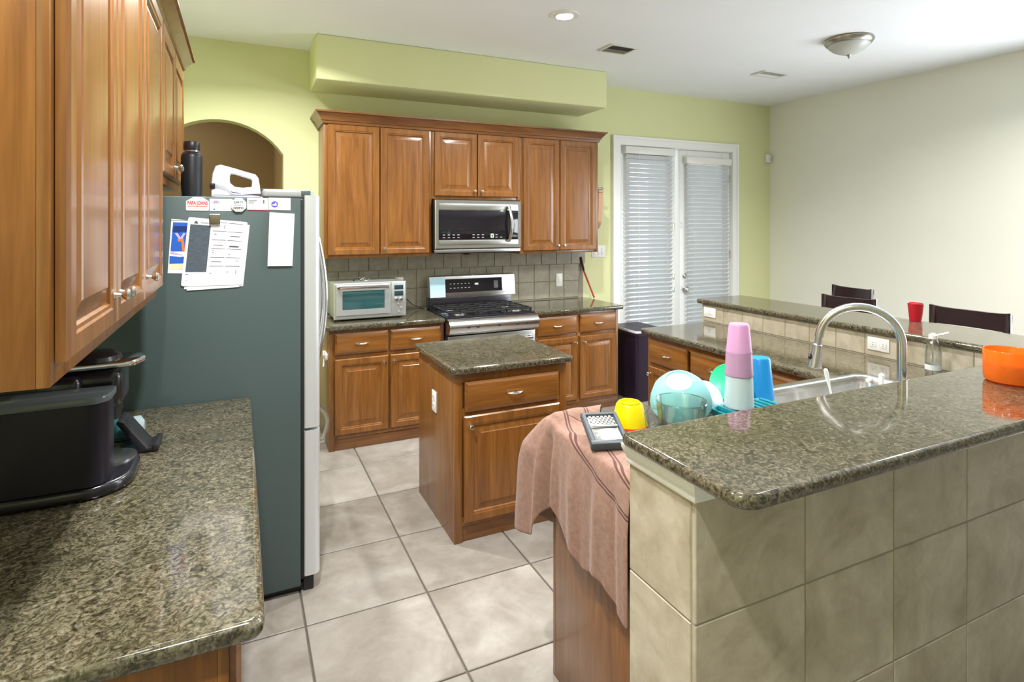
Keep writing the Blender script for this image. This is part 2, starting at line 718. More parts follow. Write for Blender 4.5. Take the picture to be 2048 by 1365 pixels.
# boxed soffit over the cabinets
struct('trim_1', bm_box(0.505, 3.06, 4.45, YB, 2.715, CEIL, 0.012, 3), GREEN, 'long green boxed soffit below the ceiling over the wall cabinets', 'soffit')
# base boards
struct('baseboard_right', bm_box(XR - .015, XR, 0, YB, 0, .12, .004), TRIMW, 'white baseboard along the beige wall', 'baseboard')
struct('baseboard_back', bm_box(5.19, XR - .016, YB - .015, YB, 0, .12, .004), TRIMW, 'white baseboard beside the double doors', 'baseboard')
# door casing
bm = bm_prism([(3.452, 0), (3.545, 0), (3.545, 2.465), (5.10, 2.465), (5.10, 0), (5.189, 0), (5.189, 2.556), (3.452, 2.556)], 1, YB - .02, YB)
bm_prism([(3.452, 0), (3.475, 0), (3.475, 2.533), (5.166, 2.533), (5.166, 0), (5.189, 0), (5.189, 2.556), (3.452, 2.556)], 1, YB - .03, YB - .02, bm=bm)
bm_prism([(3.53, 0), (3.55, 0), (3.55, 2.46), (5.095, 2.46), (5.095, 0), (5.115, 0), (5.115, 2.48), (3.53, 2.48)], 1, YB, YB + .13, bm=bm)
struct('trim_2', bm, TRIMW, 'white moulded casing around the double doors', 'door casing')


def french_door(name, x0, x1, label, hinge):
    y0, y1 = 4.945, 4.985
    z0, z1 = 0.012, 2.455
    w = struct(name, bm_box(x0, x0 + .105, y0, y1, z0, z1, .003), TRIMW, label, 'door')

    def p(n, *a, m=TRIMW, par=None, bev=.003):
        return mesh_obj(n, bm_box(*a, bev), m, parent=par or w, origin=w.location)
    p('stile', x1 - .105, x1, y0, y1, z0, z1)
    p('rail', x0 + .105, x1 - .105, y0, y1, z1 - .13, z1)
    p('rail', x0 + .105, x1 - .105, y0, y1, z0, z0 + .26)
    g0, g1, h0, h1 = x0 + .105, x1 - .105, z0 + .26, z1 - .13
    p('glass_pane', g0, g1, 4.962, 4.968, h0, h1, m=PANE, bev=0)
    for a in ((g0, g0 + .02, h0, h1), (g1 - .02, g1, h0, h1), (g0, g1, h0, h0 + .02), (g0, g1, h1 - .02, h1)):
        p('glazing_bead', a[0], a[1], y0 - .006, y0, a[2], a[3], bev=.002)
    hx = x1 - .002 if hinge > 0 else x0 + .002
    for z in (.35, 1.25, 2.12):
        mesh_obj('hinge', bm_lathe([(0, 0), (.008, 0), (.008, .09), (0, .09)], (hx, y0 - .008, z), n=10), NICKEL, parent=w, origin=w.location)
    return w


d1 = french_door('door_1', 3.556, 4.288, 'left leaf of the white double patio doors', -1)
d2 = french_door('door_2', 4.356, 5.088, 'right leaf of the white double patio doors with the knob', 1)
kx = 4.42
for zc_, r, nm in ((0.925, .03, 'door_knob'), (1.072, .022, 'deadbolt')):
    bm = bm_lathe([(0, 0), (.030, 0), (.030, .008), (.012, .014), (.012, .03), (r, .038), (r * 1.05, .05), (r * .7, .062), (0, .064)] if nm == 'door_knob' else
                  [(0, 0), (.028, 0), (.028, .01), (.018, .016), (.016, .02), (0, .021)], (kx, 4.945, zc_), (0, -1, 0), 20)
    mesh_obj(nm, bm, STEEL, parent=d2, origin=d2.location)
for ox, z in ((4.272, .93), (4.272, 1.07), (4.272, 1.62)):
    mesh_obj('strike_plate', bm_box(ox - .012, ox + .006, 4.938, 4.946, z - .03, z + .03, .002), NICKEL, parent=d1, origin=d1.location)
mesh_obj('latch', bm_box(4.362, 4.377, 4.935, 4.946, 1.60, 1.66, .002), NICKEL, parent=d2, origin=d2.location)


def blind(x0, x1, ztop, zbot, label, cordx):
    T = Thing('window_blind', label, 'blind', ((x0 + x1) / 2, 4.925, zbot), group='blinds on the patio doors')
    T.box('head_rail', x0 - .02, x1 + .02, 4.885, 4.943, ztop, ztop + .075, WHITEP, .004)
    sb = bm_box(x0, x1, -.025, .025, -.0014, .0014, .001, 1)
    xform(sb, Matrix.Rotation(math.radians(-52), 4, 'X'))
    first = None
    n = int((ztop - .015 - zbot - .02) / .0465)
    for k in range(n):
        z = ztop - .03 - k * .0465
        if first is None:
            first = T.add('slat', xform(sb, Matrix.Translation((0, 4.918, z))), SLAT)
            z0 = z
        else:
            T.inst('slat', first, (0, 0, z - z0))
    T.box('bottom_rail', x0, x1, 4.895, 4.940, zbot, zbot + .018, WHITEP, .003)
    for xx in (x0 + .09, x1 - .09):
        T.add('ladder_cord', bm_tube([(xx, 4.891, zbot + .01), (xx, 4.891, ztop + .01)], .0013, 5), WHITEP)
    if cordx:
        c = T.add('pull_cord', bm_tube([(cordx, 4.884, 1.1), (cordx, 4.884, ztop + .02)], .0022, 6), WHITEP)
        for k in range(9):
            T.add('cord_bead', bm_lathe([(0, -.012), (.006, -.006), (.007, .008), (0, .012)], (cordx, 4.884, .62 + k * .13), n=8), WHITEP, parent=c)
        T.add('pull_cord', bm_tube([(cordx, 4.884, .6), (cordx, 4.884, 1.1)], .0016, 6), WHITEP)


blind(3.615, 4.225, 2.375, 0.33, 'white slatted blind with a beaded cord on the left patio door', 3.76)
blind(4.425, 5.045, 2.305, 0.30, 'white slatted blind without beads on the right patio door', None)

# splashback tiles on the back wall
TW = 0.165
sm = bm_box(-TW / 2 + .002, TW / 2 - .002, -.010, 0, -TW / 2 + .002, TW / 2 - .002, .002, 1)
src = None


def splash(par, src, name, loc, rot=0, scale=(1, 1, 1)):
    o = bpy.data.objects.new(name, src)
    COL.objects.link(o)
    o.parent = par
    o.location = Vector(loc) - par.location
    o.rotation_euler = (0, 0, rot)
    o.scale = scale
    return o


s0 = mesh_obj('wall_tile', sm, BTILE, parent=wb, origin=(0, 0, 0))
s0.location = (0.565 + TW / 2, YB - .004, 1.0)
stile = s0.data
for r in range(3):
    zc_ = .920 + TW * (r + .5)
    off = TW / 2 if r == 2 else 0
    for c in range(16):
        x = 0.565 + TW * (c + .5) - off
        if r == 0 and c == 0:
            s0.location = Vector((x, YB - .004, zc_)) - wb.location
            continue
        if x < 0.565 + TW * .4 or x > 3.10:
            continue
        splash(wb, stile, 'wall_tile', (x, YB - .004, zc_))
mesh_obj('grout_bed', bm_box(0.565, 3.10, YB - .006, YB, .91, 1.42), GROUTL, parent=wb, origin=wb.location)

# ------------------------------------------------------------------ tiled bar wall (L-shaped)
BZ = 1.075
WTOP = BZ - .035
PX, PY0, PY1 = 0.985, 1.065, 1.325
RX0, RX1, RYE = 3.175, 3.42, 3.36
bw = struct('wall_bar', bm_prism([(PX + .003, PY0 + .003), (RX1 - .003, PY0 + .003), (RX1 - .003, RYE - .003), (RX0 + .003, RYE - .003), (RX0 + .003, PY1 - .003), (PX + .003, PY1 - .003)], 2, 0, WTOP), GROUTL,
            'stone tiled half wall carrying the raised granite bar', 'half wall')


def tile_face(par, name, a0, a1, zs, make, m, gap=.0025):
    """rows of tiles between a0..a1 breakpoints; make(u0,u1,z0,z1) returns a bmesh"""
    for z0, z1 in zip(zs, zs[1:]):
        for u0, u1 in zip(a0, a0[1:]):
            mesh_obj(name, make(u0 + gap, u1 - gap, z0 + gap, z1 - gap), m, parent=par, origin=par.location)


zs = [0.012, .353, .683, WTOP - .004]
tile_face(bw, 'bar_tile', [PX, 1.37, 1.75, 2.13, 2.51, 2.89, 3.27, RX1], None, zs, lambda u0, u1, z0, z1: bm_box(u0, u1, PY0, PY0 + .013, z0, z1, .002, 1), BARTILE)
tile_face(bw, 'bar_tile', [PY0 + .014, PY1], None, zs, lambda u0, u1, z0, z1: bm_box(PX, PX + .013, u0, u1, z0, z1, .002, 1), BARTILE)
tile_face(bw, 'bar_tile', [PY0, 1.45, 1.83, 2.21, 2.59, 2.97, RYE], None, zs, lambda u0, u1, z0, z1: bm_box(RX1 - .013, RX1, u0, u1, z0, z1, .002, 1), BARTILE)
tile_face(bw, 'bar_tile', [RX0, RX1], None, zs, lambda u0, u1, z0, z1: bm_box(u0, u1, RYE - .013, RYE, z0, z1, .002, 1), BARTILE)
ys = [1.34, 1.56] + [1.741 + .1755 * k for k in range(9)] + [RYE - .014]
tile_face(bw, 'splash_tile', ys, None, [.914, WTOP - .002], lambda u0, u1, z0, z1: bm_box(RX0, RX0 + .013, u0, u1, z0, z1, .002, 1), BARTILE)
xs = [1.0 + .1755 * k for k in range(13)]
tile_face(bw, 'splash_tile', xs, None, [.914, WTOP - .002], lambda u0, u1, z0, z1: bm_box(u0, u1, PY1 - .013, PY1, z0, z1, .002, 1), BARTILE)
# white cap moulding under the bar end
prof = [(0, WTOP - .058), (.006, WTOP - .058), (.010, WTOP - .050), (.010, WTOP - .035), (.017, WTOP - .026), (.024, WTOP - .012), (.026, WTOP - .001), (0, WTOP - .001)]
struct('trim_3', bm_sweep([(PX + .10, PY0 - .0005), (PX - .0005, PY0 - .0005), (PX - .0005, PY1 + .002)], [(-o, z) for o, z in prof]), TRIMW, 'white cap moulding under the near end of the raised bar', 'moulding')

bar = round_poly([(.945, .878), (3.64, .878), (3.64, 3.42), (3.15, 3.42), (3.15, 1.315), (.945, 1.315)], [.055, .05, .05, .05, .012, .022], 6)
single('bar_counter', bm_slab(bar, WTOP, BZ, .014), GRANITE, 'brown granite L shaped raised bar top holding the candle and red cup', 'bar counter', ang=60)

# ------------------------------------------------------------------ cabinets
ZC = 0.912          # worktop surface
ZB = ZC - .036      # cabinet top


def knob(T, p, N, par):
    return T.add('knob', bm_lathe([(0, -.001), (.008, -.001), (.006, .006), (.005, .014), (.011, .02), (.0135, .026), (.011, .031), (0, .033)], p, N, 14), NICKEL, parent=par, label='satin nickel knob')


def pull(T, p, U, N, par, w=.085):
    p, U, N = Vector(p), Vector(U), Vector(N)
    path = [p - U * w / 2 + N * -.001]
    for k in range(9):
        f = k / 8
        path.append(p + U * (w * (f - .5)) + N * (.012 + .016 * math.sin(PI * f)))
    path.append(p + U * w / 2 + N * -.001)
    rs = [.005] + [.0045 + .003 * math.sin(PI * k / 8) for k in range(9)] + [.005]
    return T.add('pull', bm_tube(path, rs, 8), NICKEL, parent=par, label='arched satin nickel pull')


DT = .021


def door(T, o, U, V, N, w, h, knob_at=None, m=None):
    m = m or WZ
    s = .052 if w > .3 else .046
    d = T.add('door', bm_rings(o, U, V, N, w, h, [(0, 0), (0, DT - .006), (.006, DT), (s - .012, DT), (s - .007, DT - .003), (s, DT - .004), (s + .004, DT - .011), (s + .012, DT - .012)]), m, ang=20)
    i = s + .006
    oo = Vector(o) + Vector(U) * i + Vector(V) * i
    T.add('raised_panel', bm_rings(oo, U, V, N, w - 2 * i, h - 2 * i, [(0, DT - .0125), (.004, DT - .0115), (.034, DT - .0035), (.037, DT - .001), (.040, DT - .0008)], back=False), m, parent=d, ang=20)
    if knob_at:
        p = Vector(o) + Vector(U) * knob_at[0] + Vector(V) * knob_at[1] + Vector(N) * DT
        knob(T, p, N, d)
    return d


def drawer(T, o, U, V, N, w, h, m, pl=True):
    d = T.add('drawer', bm_rings(o, U, V, N, w, h, [(0, 0), (0, DT - .009), (.004, DT - .007), (.013, DT - .001), (.016, DT)]), m, ang=20)
    if pl:
        pull(T, Vector(o) + Vector(U) * w / 2 + Vector(V) * h / 2 + Vector(N) * DT, U, N, d)
    return d


# ---- back wall units (fronts face -y)
def wall_unit(label, x0, x1, z0, z1, doors, knobs, yf=4.60):
    T = Thing('wall_cabinet', label, 'cabinet', ((x0 + x1) / 2, YB - .01, z0), group='wall cabinets on the back wall')
    T.box('body', x0, x1, yf + .018, YB - .003, z0, z1, WZ, .001)
    bm = bm_box(x0, x0 + .036, yf, yf + .018, z0, z1, .001)
    bm_box(x1 - .036, x1, yf, yf + .018, z0, z1, .001, bm=bm)
    bm_box(x0 + .036, x1 - .036, yf, yf + .018, z0, z0 + .04, .001, bm=bm)
    bm_box(x0 + .036, x1 - .036, yf, yf + .018, z1 - .05, z1, .001, bm=bm)
    T.add('face_frame', bm, WZ)
    for (a, b), k in zip(doors, knobs):
        w, h = b - a, (z1 - .035) - (z0 + .025)
        kk = None if k is None else ((.028 if k < 0 else w - .028), .045)
        door(T, (a, yf - .001, z0 + .025), X, Z, -Y, w, h, kk)
    return T


UZ0, UZ1 = 1.38, 2.445
wall_unit('tall two door wooden wall cabinet above the toaster oven', .575, 1.428, UZ0, UZ1, [(.605, .997), (1.004, 1.405)], [None, -1])
wall_unit('short two door wooden wall cabinet right above the microwave', 1.430, 2.236, 1.852, UZ1, [(1.452, 1.826), (1.834, 2.215)], [1, -1])
wall_unit('two door wooden wall cabinet nearest the patio doors', 2.238, 3.06, UZ0, UZ1, [(2.268, 2.634), (2.642, 3.03)], [1, -1])


def crown_prof(z):
    return [(0, z - .03), (.012, z - .03), (.014, z - .012), (.022, z - .006), (.026, z + .008), (.048, z + .035), (.056, z + .046), (.066, z + .05), (.066, z + .062), (0, z + .062)]


single('crown_moulding', bm_sweep([(.5745, YB - .003), (.5745, 4.5985), (3.0605, 4.5985), (3.0605, YB - .003)], crown_prof(UZ1)), WD,
       'dark wooden crown moulding along the back wall cabinets', 'moulding', ang=25)


def base_unit_back(label, x0, x1, splits, knobs, yf=4.32):
    T = Thing('base_cabinet', label, 'cabinet', ((x0 + x1) / 2, YB - .01, 0), group='base cabinets on the back wall')
    T.box('body', x0, x1, yf + .018, YB - .012, .0, ZB, WZ, .001)
    bm = bm_box(x0, x0 + .04, yf, yf + .018, 0, ZB, .001)
    bm_box(x1 - .04, x1, yf, yf + .018, .10, ZB, .001, bm=bm)
    bm_box(x0 + .04, x1 - .04, yf, yf + .018, .085, .13, .001, bm=bm)
    bm_box(x0 + .04, x1 - .04, yf, yf + .018, ZB - .045, ZB, .001, bm=bm)
    xm = (splits[0][1] + splits[1][0]) / 2
    bm_box(x0 + .04, xm - .02, yf, yf + .018, .655, .70, .001, bm=bm)
    bm_box(xm + .02, x1 - .04, yf, yf + .018, .655, .70, .001, bm=bm)
    bm_box(xm - .02, xm + .02, yf, yf + .018, .13, ZB - .045, .001, bm=bm)
    T.add('face_frame', bm, WZ)
    T.box('toe_kick', x0 + .04, x1, yf + .010, yf + .0175, .0, .085, WD, .001)
    for (a, b), k in zip(splits, knobs):
        drawer(T, (a, yf - .001, .695), X, Z, -Y, b - a, .155, WX)
        w = b - a
        door(T, (a, yf - .001, .115), X, Z, -Y, w, .55, ((.03 if k < 0 else w - .03), .55 - .05))
    return T


bl = base_unit_back('wooden base cabinet under the toaster oven', .575, 1.440, [(.615, 1.0), (1.018, 1.41)], [1, -1])
base_unit_back('wooden base cabinet right of the range by the patio doors', 2.232, 3.09, [(2.262, 2.652), (2.682, 3.06)], [1, -1])
single('worktop', bm_slab(round_poly([(.548, 4.278), (1.444, 4.278), (1.444, YB - .011), (.548, YB - .011)], [.022, .02, .02, .02]), ZB, ZC, .012), GRANITE, 'brown granite worktop under the toaster oven', 'worktop', ang=60)
single('worktop', bm_slab(round_poly([(2.226, 4.278), (3.13, 4.278), (3.13, YB - .011), (2.226, YB - .011)], [.02, .022, .02, .02]), ZB, ZC, .012), GRANITE, 'brown granite worktop between the range and the patio doors', 'worktop', ang=60)

# ---- left wall units (fronts face +x)
LX = -0.283
LD = XL + .003


def left_unit(label, y0, y1, z0, doors, knobs, kz):
    T = Thing('wall_cabinet', label, 'cabinet', (XL + .01, (y0 + y1) / 2, z0), group='wall cabinets on the left wall')
    T.box('body', LD, LX - .018, y0, y1, z0, UZ1, WZ, .001)
    bm = bm_box(LX - .018, LX, y0, y0 + .035, z0, UZ1, .001)
    bm_box(LX - .018, LX, y1 - .03, y1, z0, UZ1, .001, bm=bm)
    bm_box(LX - .018, LX, y0 + .035, y1 - .03, z0, z0 + .04, .001, bm=bm)
    bm_box(LX - .018, LX, y0 + .035, y1 - .03, UZ1 - .05, UZ1, .001, bm=bm)
    T.add('face_frame', bm, WZ)
    for (a, b), k in zip(doors, knobs):
        w, h = b - a, (UZ1 - .03) - (z0 + .035)
        kk = None if k is None else ((.03 if k < 0 else w - .03), kz)
        door(T, (LX + .001, a, z0 + .035), Y, Z, X, w, h, kk)
    return T


left_unit('two door wooden wall cabinet nearest the camera, above the coffee maker', 1.178, 2.040, UZ0, [(1.205, 1.613), (1.622, 2.030)], [1, -1], .07)
left_unit('narrow one door wooden wall cabinet just before the fridge', 2.042, 2.512, UZ0, [(2.052, 2.500)], [-1], .07)
left_unit('short two door wooden wall cabinet over the fridge', 2.514, 3.40, 1.81, [(2.530, 2.945), (2.952, 3.385)], [1, -1], .05)
single('crown_moulding', bm_sweep([(XL + .003, 1.1775), (LX + .0005, 1.1775), (LX + .0005, 3.4005), (XL + .003, 3.4005)], crown_prof(UZ1)), WD, 'dark wooden crown moulding along the left wall cabinets', 'moulding', ang=25)

T = Thing('base_cabinet', 'wooden base cabinet at lower left, under the coffee maker worktop', 'cabinet', (XL + .3, 1.95, 0))
T.box('body', LD, -.038, 1.195, 2.70, 0, ZB, WZ, .001)
bm = B()
for a, b in ((1.195, 1.235), (1.93, 1.965), (2.66, 2.70)):
    bm_box(-.038, -.020, a, b, .09, ZB, .001, bm=bm)
for z0, z1 in ((.09, .13), (.655, .70), (ZB - .045, ZB)):
    for a, b in ((1.235, 1.93), (1.965, 2.66)):
        bm_box(-.038, -.020, a, b, z0, z1, .001, bm=bm)
T.add('face_frame', bm, WZ)
for a, b, k in ((1.215, 1.57, -1), (1.578, 1.935, -1), (1.96, 2.31, 1), (2.318, 2.68, -1)):
    drawer(T, (-.019, a, .695), Y, Z, X, b - a, .155, WY)
    door(T, (-.019, a, .115), Y, Z, X, b - a, .55, ((.03 if k < 0 else b - a - .03), .5))
single('worktop', bm_slab(round_poly([(XL + .002, 1.165), (.042, 1.165), (.042, 2.703), (XL + .002, 2.703)], [.02, .03, .02, .02]), ZB, ZC, .013), GRANITE, 'speckled brown granite worktop beneath the coffee maker', 'worktop', ang=60)

# ---- island
T = Thing('kitchen_island', 'small square wooden island with one drawer and one door', 'island', (1.325, 3.11, 0))
ix0, ix1, iy0, iy1 = .992, 1.655, 2.805, 3.45
T.box('body', ix0, ix1, iy0 + .018, iy1, .0, ZB, WZ, .001)
bm = bm_box(ix0, ix0 + .045, iy0, iy0 + .018, 0, ZB, .001)
bm_box(ix1 - .045, ix1, iy0, iy0 + .018, 0, ZB, .001, bm=bm)
for z0, z1 in ((.085, .13), (.635, .69), (ZB - .05, ZB)):
    bm_box(ix0 + .045, ix1 - .045, iy0, iy0 + .018, z0, z1, .001, bm=bm)
T.add('face_frame', bm, WZ)
T.box('toe_kick', ix0 + .045, ix1 - .045, iy0 + .010, iy0 + .0175, 0, .085, WD, .001)
drawer(T, (1.045, iy0 - .001, .675), X, Z, -Y, .555, .155, WX)
door(T, (1.040, iy0 - .001, .105), X, Z, -Y, .562, .55, (.032, .50))
ol = T.box('outlet_plate', ix0 - .006, ix0, 3.098, 3.172, .588, .705, WHITEP, .002)
for z in (.622, .671):
    s = T.box('socket', ix0 - .008, ix0 - .005, 3.118, 3.152, z - .015, z + .015, WHITEP, .003, parent=ol)
    for yy in (3.128, 3.142):
        T.box('slot', ix0 - .0085, ix0 - .0075, yy - .0015, yy + .0015, z - .002, z + .008, DARKGAP, 0, parent=ol)
single('worktop', bm_slab(round_poly([(.968, 2.765), (1.682, 2.765), (1.682, 3.475), (.968, 3.475)], .02), ZB, ZC, .012), GRANITE, 'square granite top of the kitchen island', 'worktop', ang=60)

# ---- peninsula base units: right arm (fronts face -x), near arm (fronts face +y)
PXF = 2.58
CY1 = 1.850


def pen_unit(label, y0, y1, cols):
    T = Thing('base_cabinet', label, 'cabinet', (2.88, (y0 + y1) / 2, 0), group='peninsula base cabinets')
    T.box('body', PXF + .018, RX0 + .010, y0, y1, 0, ZB, WZ, .001)
    bm = bm_box(PXF, PXF + .018, y0, y0 + .03, .09, ZB, .001)
    bm_box(PXF, PXF + .018, y1 - .035, y1, .0, ZB, .001, bm=bm)
    for z0, z1 in ((.085, .13), (.635, .69), (ZB - .045, ZB)):
        bm_box(PXF, PXF + .018, y0 + .03, y1 - .035, z0, z1, .001, bm=bm)
    T.add('face_frame', bm, WZ)
    T.box('toe_kick', PXF + .010, PXF + .0175, y0, y1 - .035, 0, .085, WD, .001)
    for a, b in cols:
        drawer(T, (PXF - .001, b, .690), -Y, Z, -X, b - a, .155, WY)
        door(T, (PXF - .001, b, .115), -Y, Z, -X, b - a, .55, (.03, .5))


pen_unit('wooden base cabinet at the far end of the peninsula by the bin', 2.36, 3.25, [(2.392, 2.815), (2.845, 3.225)])
pen_unit('wooden base cabinet of the peninsula near the sink corner', 1.88, 2.358, [(1.915, 2.335)])
T = Thing('base_cabinet', 'wooden base cabinet under the draped cloth and dishes', 'cabinet', (1.6, 1.6, 0), group='peninsula base cabinets')
T.box('body', 1.036, 1.86, 1.327, CY1 - .018, 0, ZB, WZ, .001)
T.box('face_frame', 1.036, 1.86, CY1 - .018, CY1, .0, ZB, WZ, .001)
for a, b in ((1.06, 1.445), (1.455, 1.845)):
    drawer(T, (b, CY1 + .001, .69), -X, Z, Y, b - a, .155, WX)
    door(T, (b, CY1 + .001, .115), -X, Z, Y, b - a, .55, (.03, .5))
T = Thing('base_cabinet', 'wooden sink base cabinet below the basin', 'cabinet', (2.2, 1.6, 0), group='peninsula base cabinets')
T.box('body', 1.862, 2.56, 1.327, CY1 - .018, 0, .60, WZ, .001)
T.box('face_frame', 1.862, 2.56, CY1 - .018, CY1, 0, ZB, WZ, .001)
for a, b in ((1.88, 2.21), (2.22, 2.55)):
    drawer(T, (b, CY1 + .001, .69), -X, Z, Y, b - a, .155, WX, pl=False)
    door(T, (b, CY1 + .001, .115), -X, Z, Y, b - a, .55, (.03, .5))
SX0, SX1, SY0, SY1 = 1.93, 2.74, 1.450, 1.822
hole = round_poly([(SX0, SY0), (SX1, SY0), (SX1, SY1), (SX0, SY1)], .06, 5)
pen = round_poly([(1.020, 1.328), (3.173, 1.328), (3.173, 3.30), (2.54, 3.30), (2.54, 1.885), (1.020, 1.885)], [.02, .02, .02, .03, .01, .022], 5)
single('worktop', bm_slab(pen, ZB, ZC, .012, hole=hole), GRANITE, 'low L shaped granite worktop of the peninsula around the sink', 'worktop', ang=60)

# ------------------------------------------------------------------ refrigerator
T = Thing('refrigerator', 'tall grey refrigerator with stainless front and papers on its side', 'refrigerator', (-.15, 3.17, 0))
FY0, FY1 = 2.722, 3.63
T.box('body', -.60, .243, FY0, FY1, .035, 1.762, FRIDGES, .006)
T.box('plinth', -.58, .26, FY0 + .03, FY1 - .03, 0, .034, BLACKP, .002)
T.box('gasket', .244, .256, FY0 + .012, FY1 - .012, .06, 1.755, DARKGAP, .002)


def fdoor(name, y0, y1, z0, z1):
    pts = [(.257, y0), (.257, y1)]
    n = 8
    front = []
    yc, hw = (y0 + y1) / 2, (y1 - y0) / 2
    rp = round_poly([(.257, y1), (.257, y0), (.326, y0), (.326, y1)], [.006, .006, .03, .03], 5)
    return T.add(name, bm_prism(rp, 2, z0, z1, bev=0), FSTEEL, ang=25)


ua = fdoor('door', FY0, 3.173, .735, 1.775)
ub = fdoor('door', 3.179, FY1, .735, 1.775)
fd = fdoor('freezer_drawer', FY0, FY1, .075, .722)
for par, yy in ((ua, 3.10), (ub, 3.25)):
    path = [(.324, yy, .93)] + [(.352 + .045 * math.sin(PI * k / 10), yy, .93 + .68 * k / 10) for k in range(11)] + [(.324, yy, 1.61)]
    T.add('handle', bm_tube(path, .012, 10), STEEL, parent=par)
path = [(.324, 2.83, .635)] + [(.350 + .06 * math.sin(PI * k / 12), 2.83 + .69 * k / 12, .635) for k in range(13)] + [(.324, 3.52, .635)]
T.add('handle', bm_tube(path, .012, 10), STEEL, parent=fd)
for y0 in (FY0 + .012, FY1 - .10):
    hc = T.add('hinge_cover', bm_box(.085, .30, y0, y0 + .088, 1.763, 1.80, .012, 3), plain('hinge_cover_grey', (.36, .38, .38), .4))
    T.box('hinge_cap', .245, .285, y0 - .003, y0 + .02, 1.77, 1.797, FRIDGES, .004, parent=hc)
T.box('roller_foot', .255, .30, FY0 + .02, FY0 + .06, 0, .07, BLACKP, .004)

# things on the side of the fridge (side plane y = 2.722)
FS = FY0 - .0006


def sheet(name, label, cat, corners, m, yo=0.0, th=.0012, rad=0, group=None):
    """corners (x,z) CCW seen from the camera; a thin sheet hanging on the fridge side"""
    pts = round_poly(corners, rad, 4) if rad else corners
    xs_ = [p[0] for p in pts]
    T = Thing(name, label, cat, ((min(xs_) + max(xs_)) / 2, FS - yo, min(p[1] for p in pts)), group)
    T.y = FS - yo - th
    T.add('sheet', bm_prism(pts, 1, T.y, FS - yo), m, smooth=False)
    return T


def mark(T, x0, x1, z0, z1, m, name='print', lift=.0006, slope=0.0):
    bm = bm_prism([(x0, z0), (x1, z0 + slope * (x1 - x0)), (x1, z1 + slope * (x1 - x0)), (x0, z1)], 1, T.y - lift, T.y + .0002)
    return T.add(name, bm, m, smooth=False)


T = sheet('picture_sheet', 'blue illustrated picture sheet half hidden behind the papers', 'picture', [(-.268, 1.447), (-.19, 1.443), (-.17, 1.66), (-.255, 1.668)], PAPER)
zz = 1.447
mark(T, -.262, -.185, 1.462, 1.485, PALEY)
T.add('print', bm_prism([(-.262, 1.485), (-.185, 1.485), (-.185, 1.515), (-.225, 1.512), (-.261, 1.518)], 1, T.y - .0006, T.y), SKYP, smooth=False)
T.add('print', bm_prism([(-.258, 1.535), (-.185, 1.535), (-.185, 1.652), (-.249, 1.655)], 1, T.y - .0006, T.y), SKYP, smooth=False)
T.add('print', bm_prism([(-.252, 1.618), (-.235, 1.61), (-.212, 1.617), (-.192, 1.612), (-.192, 1.638), (-.245, 1.64)], 1, T.y - .0010, T.y), NAVYP, smooth=False)
T.add('print', bm_prism([(-.243, 1.61), (-.222, 1.575), (-.203, 1.61), (-.213, 1.61), (-.222, 1.592), (-.234, 1.612)], 1, T.y - .0011, T.y), LILAC, smooth=False)
T.add('print', bm_prism([(-.234, 1.585), (-.212, 1.588), (-.205, 1.535), (-.216, 1.535), (-.22, 1.575), (-.231, 1.575)][::-1], 1, T.y - .0012, T.y), ORANGEP, smooth=False)
T.add('print', bm_prism([(-.258, 1.527), (-.215, 1.520), (-.258, 1.538)], 1, T.y - .0013, T.y), LILAC, smooth=False)
mark(T, -.255, -.19, 1.661, 1.663, INK)

sheet('paper_sheet', 'rearmost white sheet of the paper stack on the fridge', 'paper', [(-.21, 1.379), (.010, 1.382), (.036, 1.643), (-.18, 1.655)], PAPER, .0016, group='papers on the fridge side')
sheet('paper_sheet', 'middle white sheet peeking below the printed form', 'paper', [(-.200, 1.373), (-.005, 1.379), (.020, 1.640), (-.19, 1.66)], PAPER, .0030, group='papers on the fridge side')
T = sheet('paper_form', 'front white printed form with a dark block and ruled columns', 'paper', [(-.221, 1.392), (.008, 1.388), (.028, 1.655), (-.194, 1.676)], PAPER, .0045, .0012, .008, group='papers on the fridge side')


def fpt(u, v):
    """form coordinates 0..1 from lower left"""
    a, b, c, d = Vector((-.221, 1.392)), Vector((.008, 1.388)), Vector((.028, 1.655)), Vector((-.194, 1.676))
    return a.lerp(b, u).lerp(d.lerp(c, u), v)


def fmark(u0, u1, v0, v1, m, nm='print'):
    T.add(nm, bm_prism([tuple(fpt(u0, v0)), tuple(fpt(u1, v0)), tuple(fpt(u1, v1)), tuple(fpt(u0, v1))], 1, T.y - .0006, T.y + .0002), m, smooth=False)


mblk, nt, b = mat('dark_printed_text')
v = mapping(nt, (40, 1, 900), False)
nn = noise(nt, v, 1.0, 3, .6, .2)
nt.links.new(ramp(nt, nn, [(.35, (.045, .065, .085)), (.62, (.10, .13, .16)), (.75, (.22, .26, .30))]), b.inputs['Base Color'])
b.inputs['Roughness'].default_value = .8
fmark(.045, .38, .205, .90, mblk, 'dark_block')
T.add('emblem', bm_prism([tuple(fpt(.10, .915)), tuple(fpt(.17, .915)), tuple(fpt(.155, .945)), tuple(fpt(.135, .955)), tuple(fpt(.115, .945))], 1, T.y - .0006, T.y), INKD, smooth=False)
fmark(.21, .34, .925, .945, plain('pale_grey_ink', (.42, .43, .47), .8), 'heading')
PG = bpy.data.materials['pale_grey_ink']
for k in range(6):
    vv = .955 - k * .133
    fmark(.42, .655, vv, vv + .007, INK, 'ruled_line')
    fmark(.68, .925, vv, vv + .007, INK, 'ruled_line')
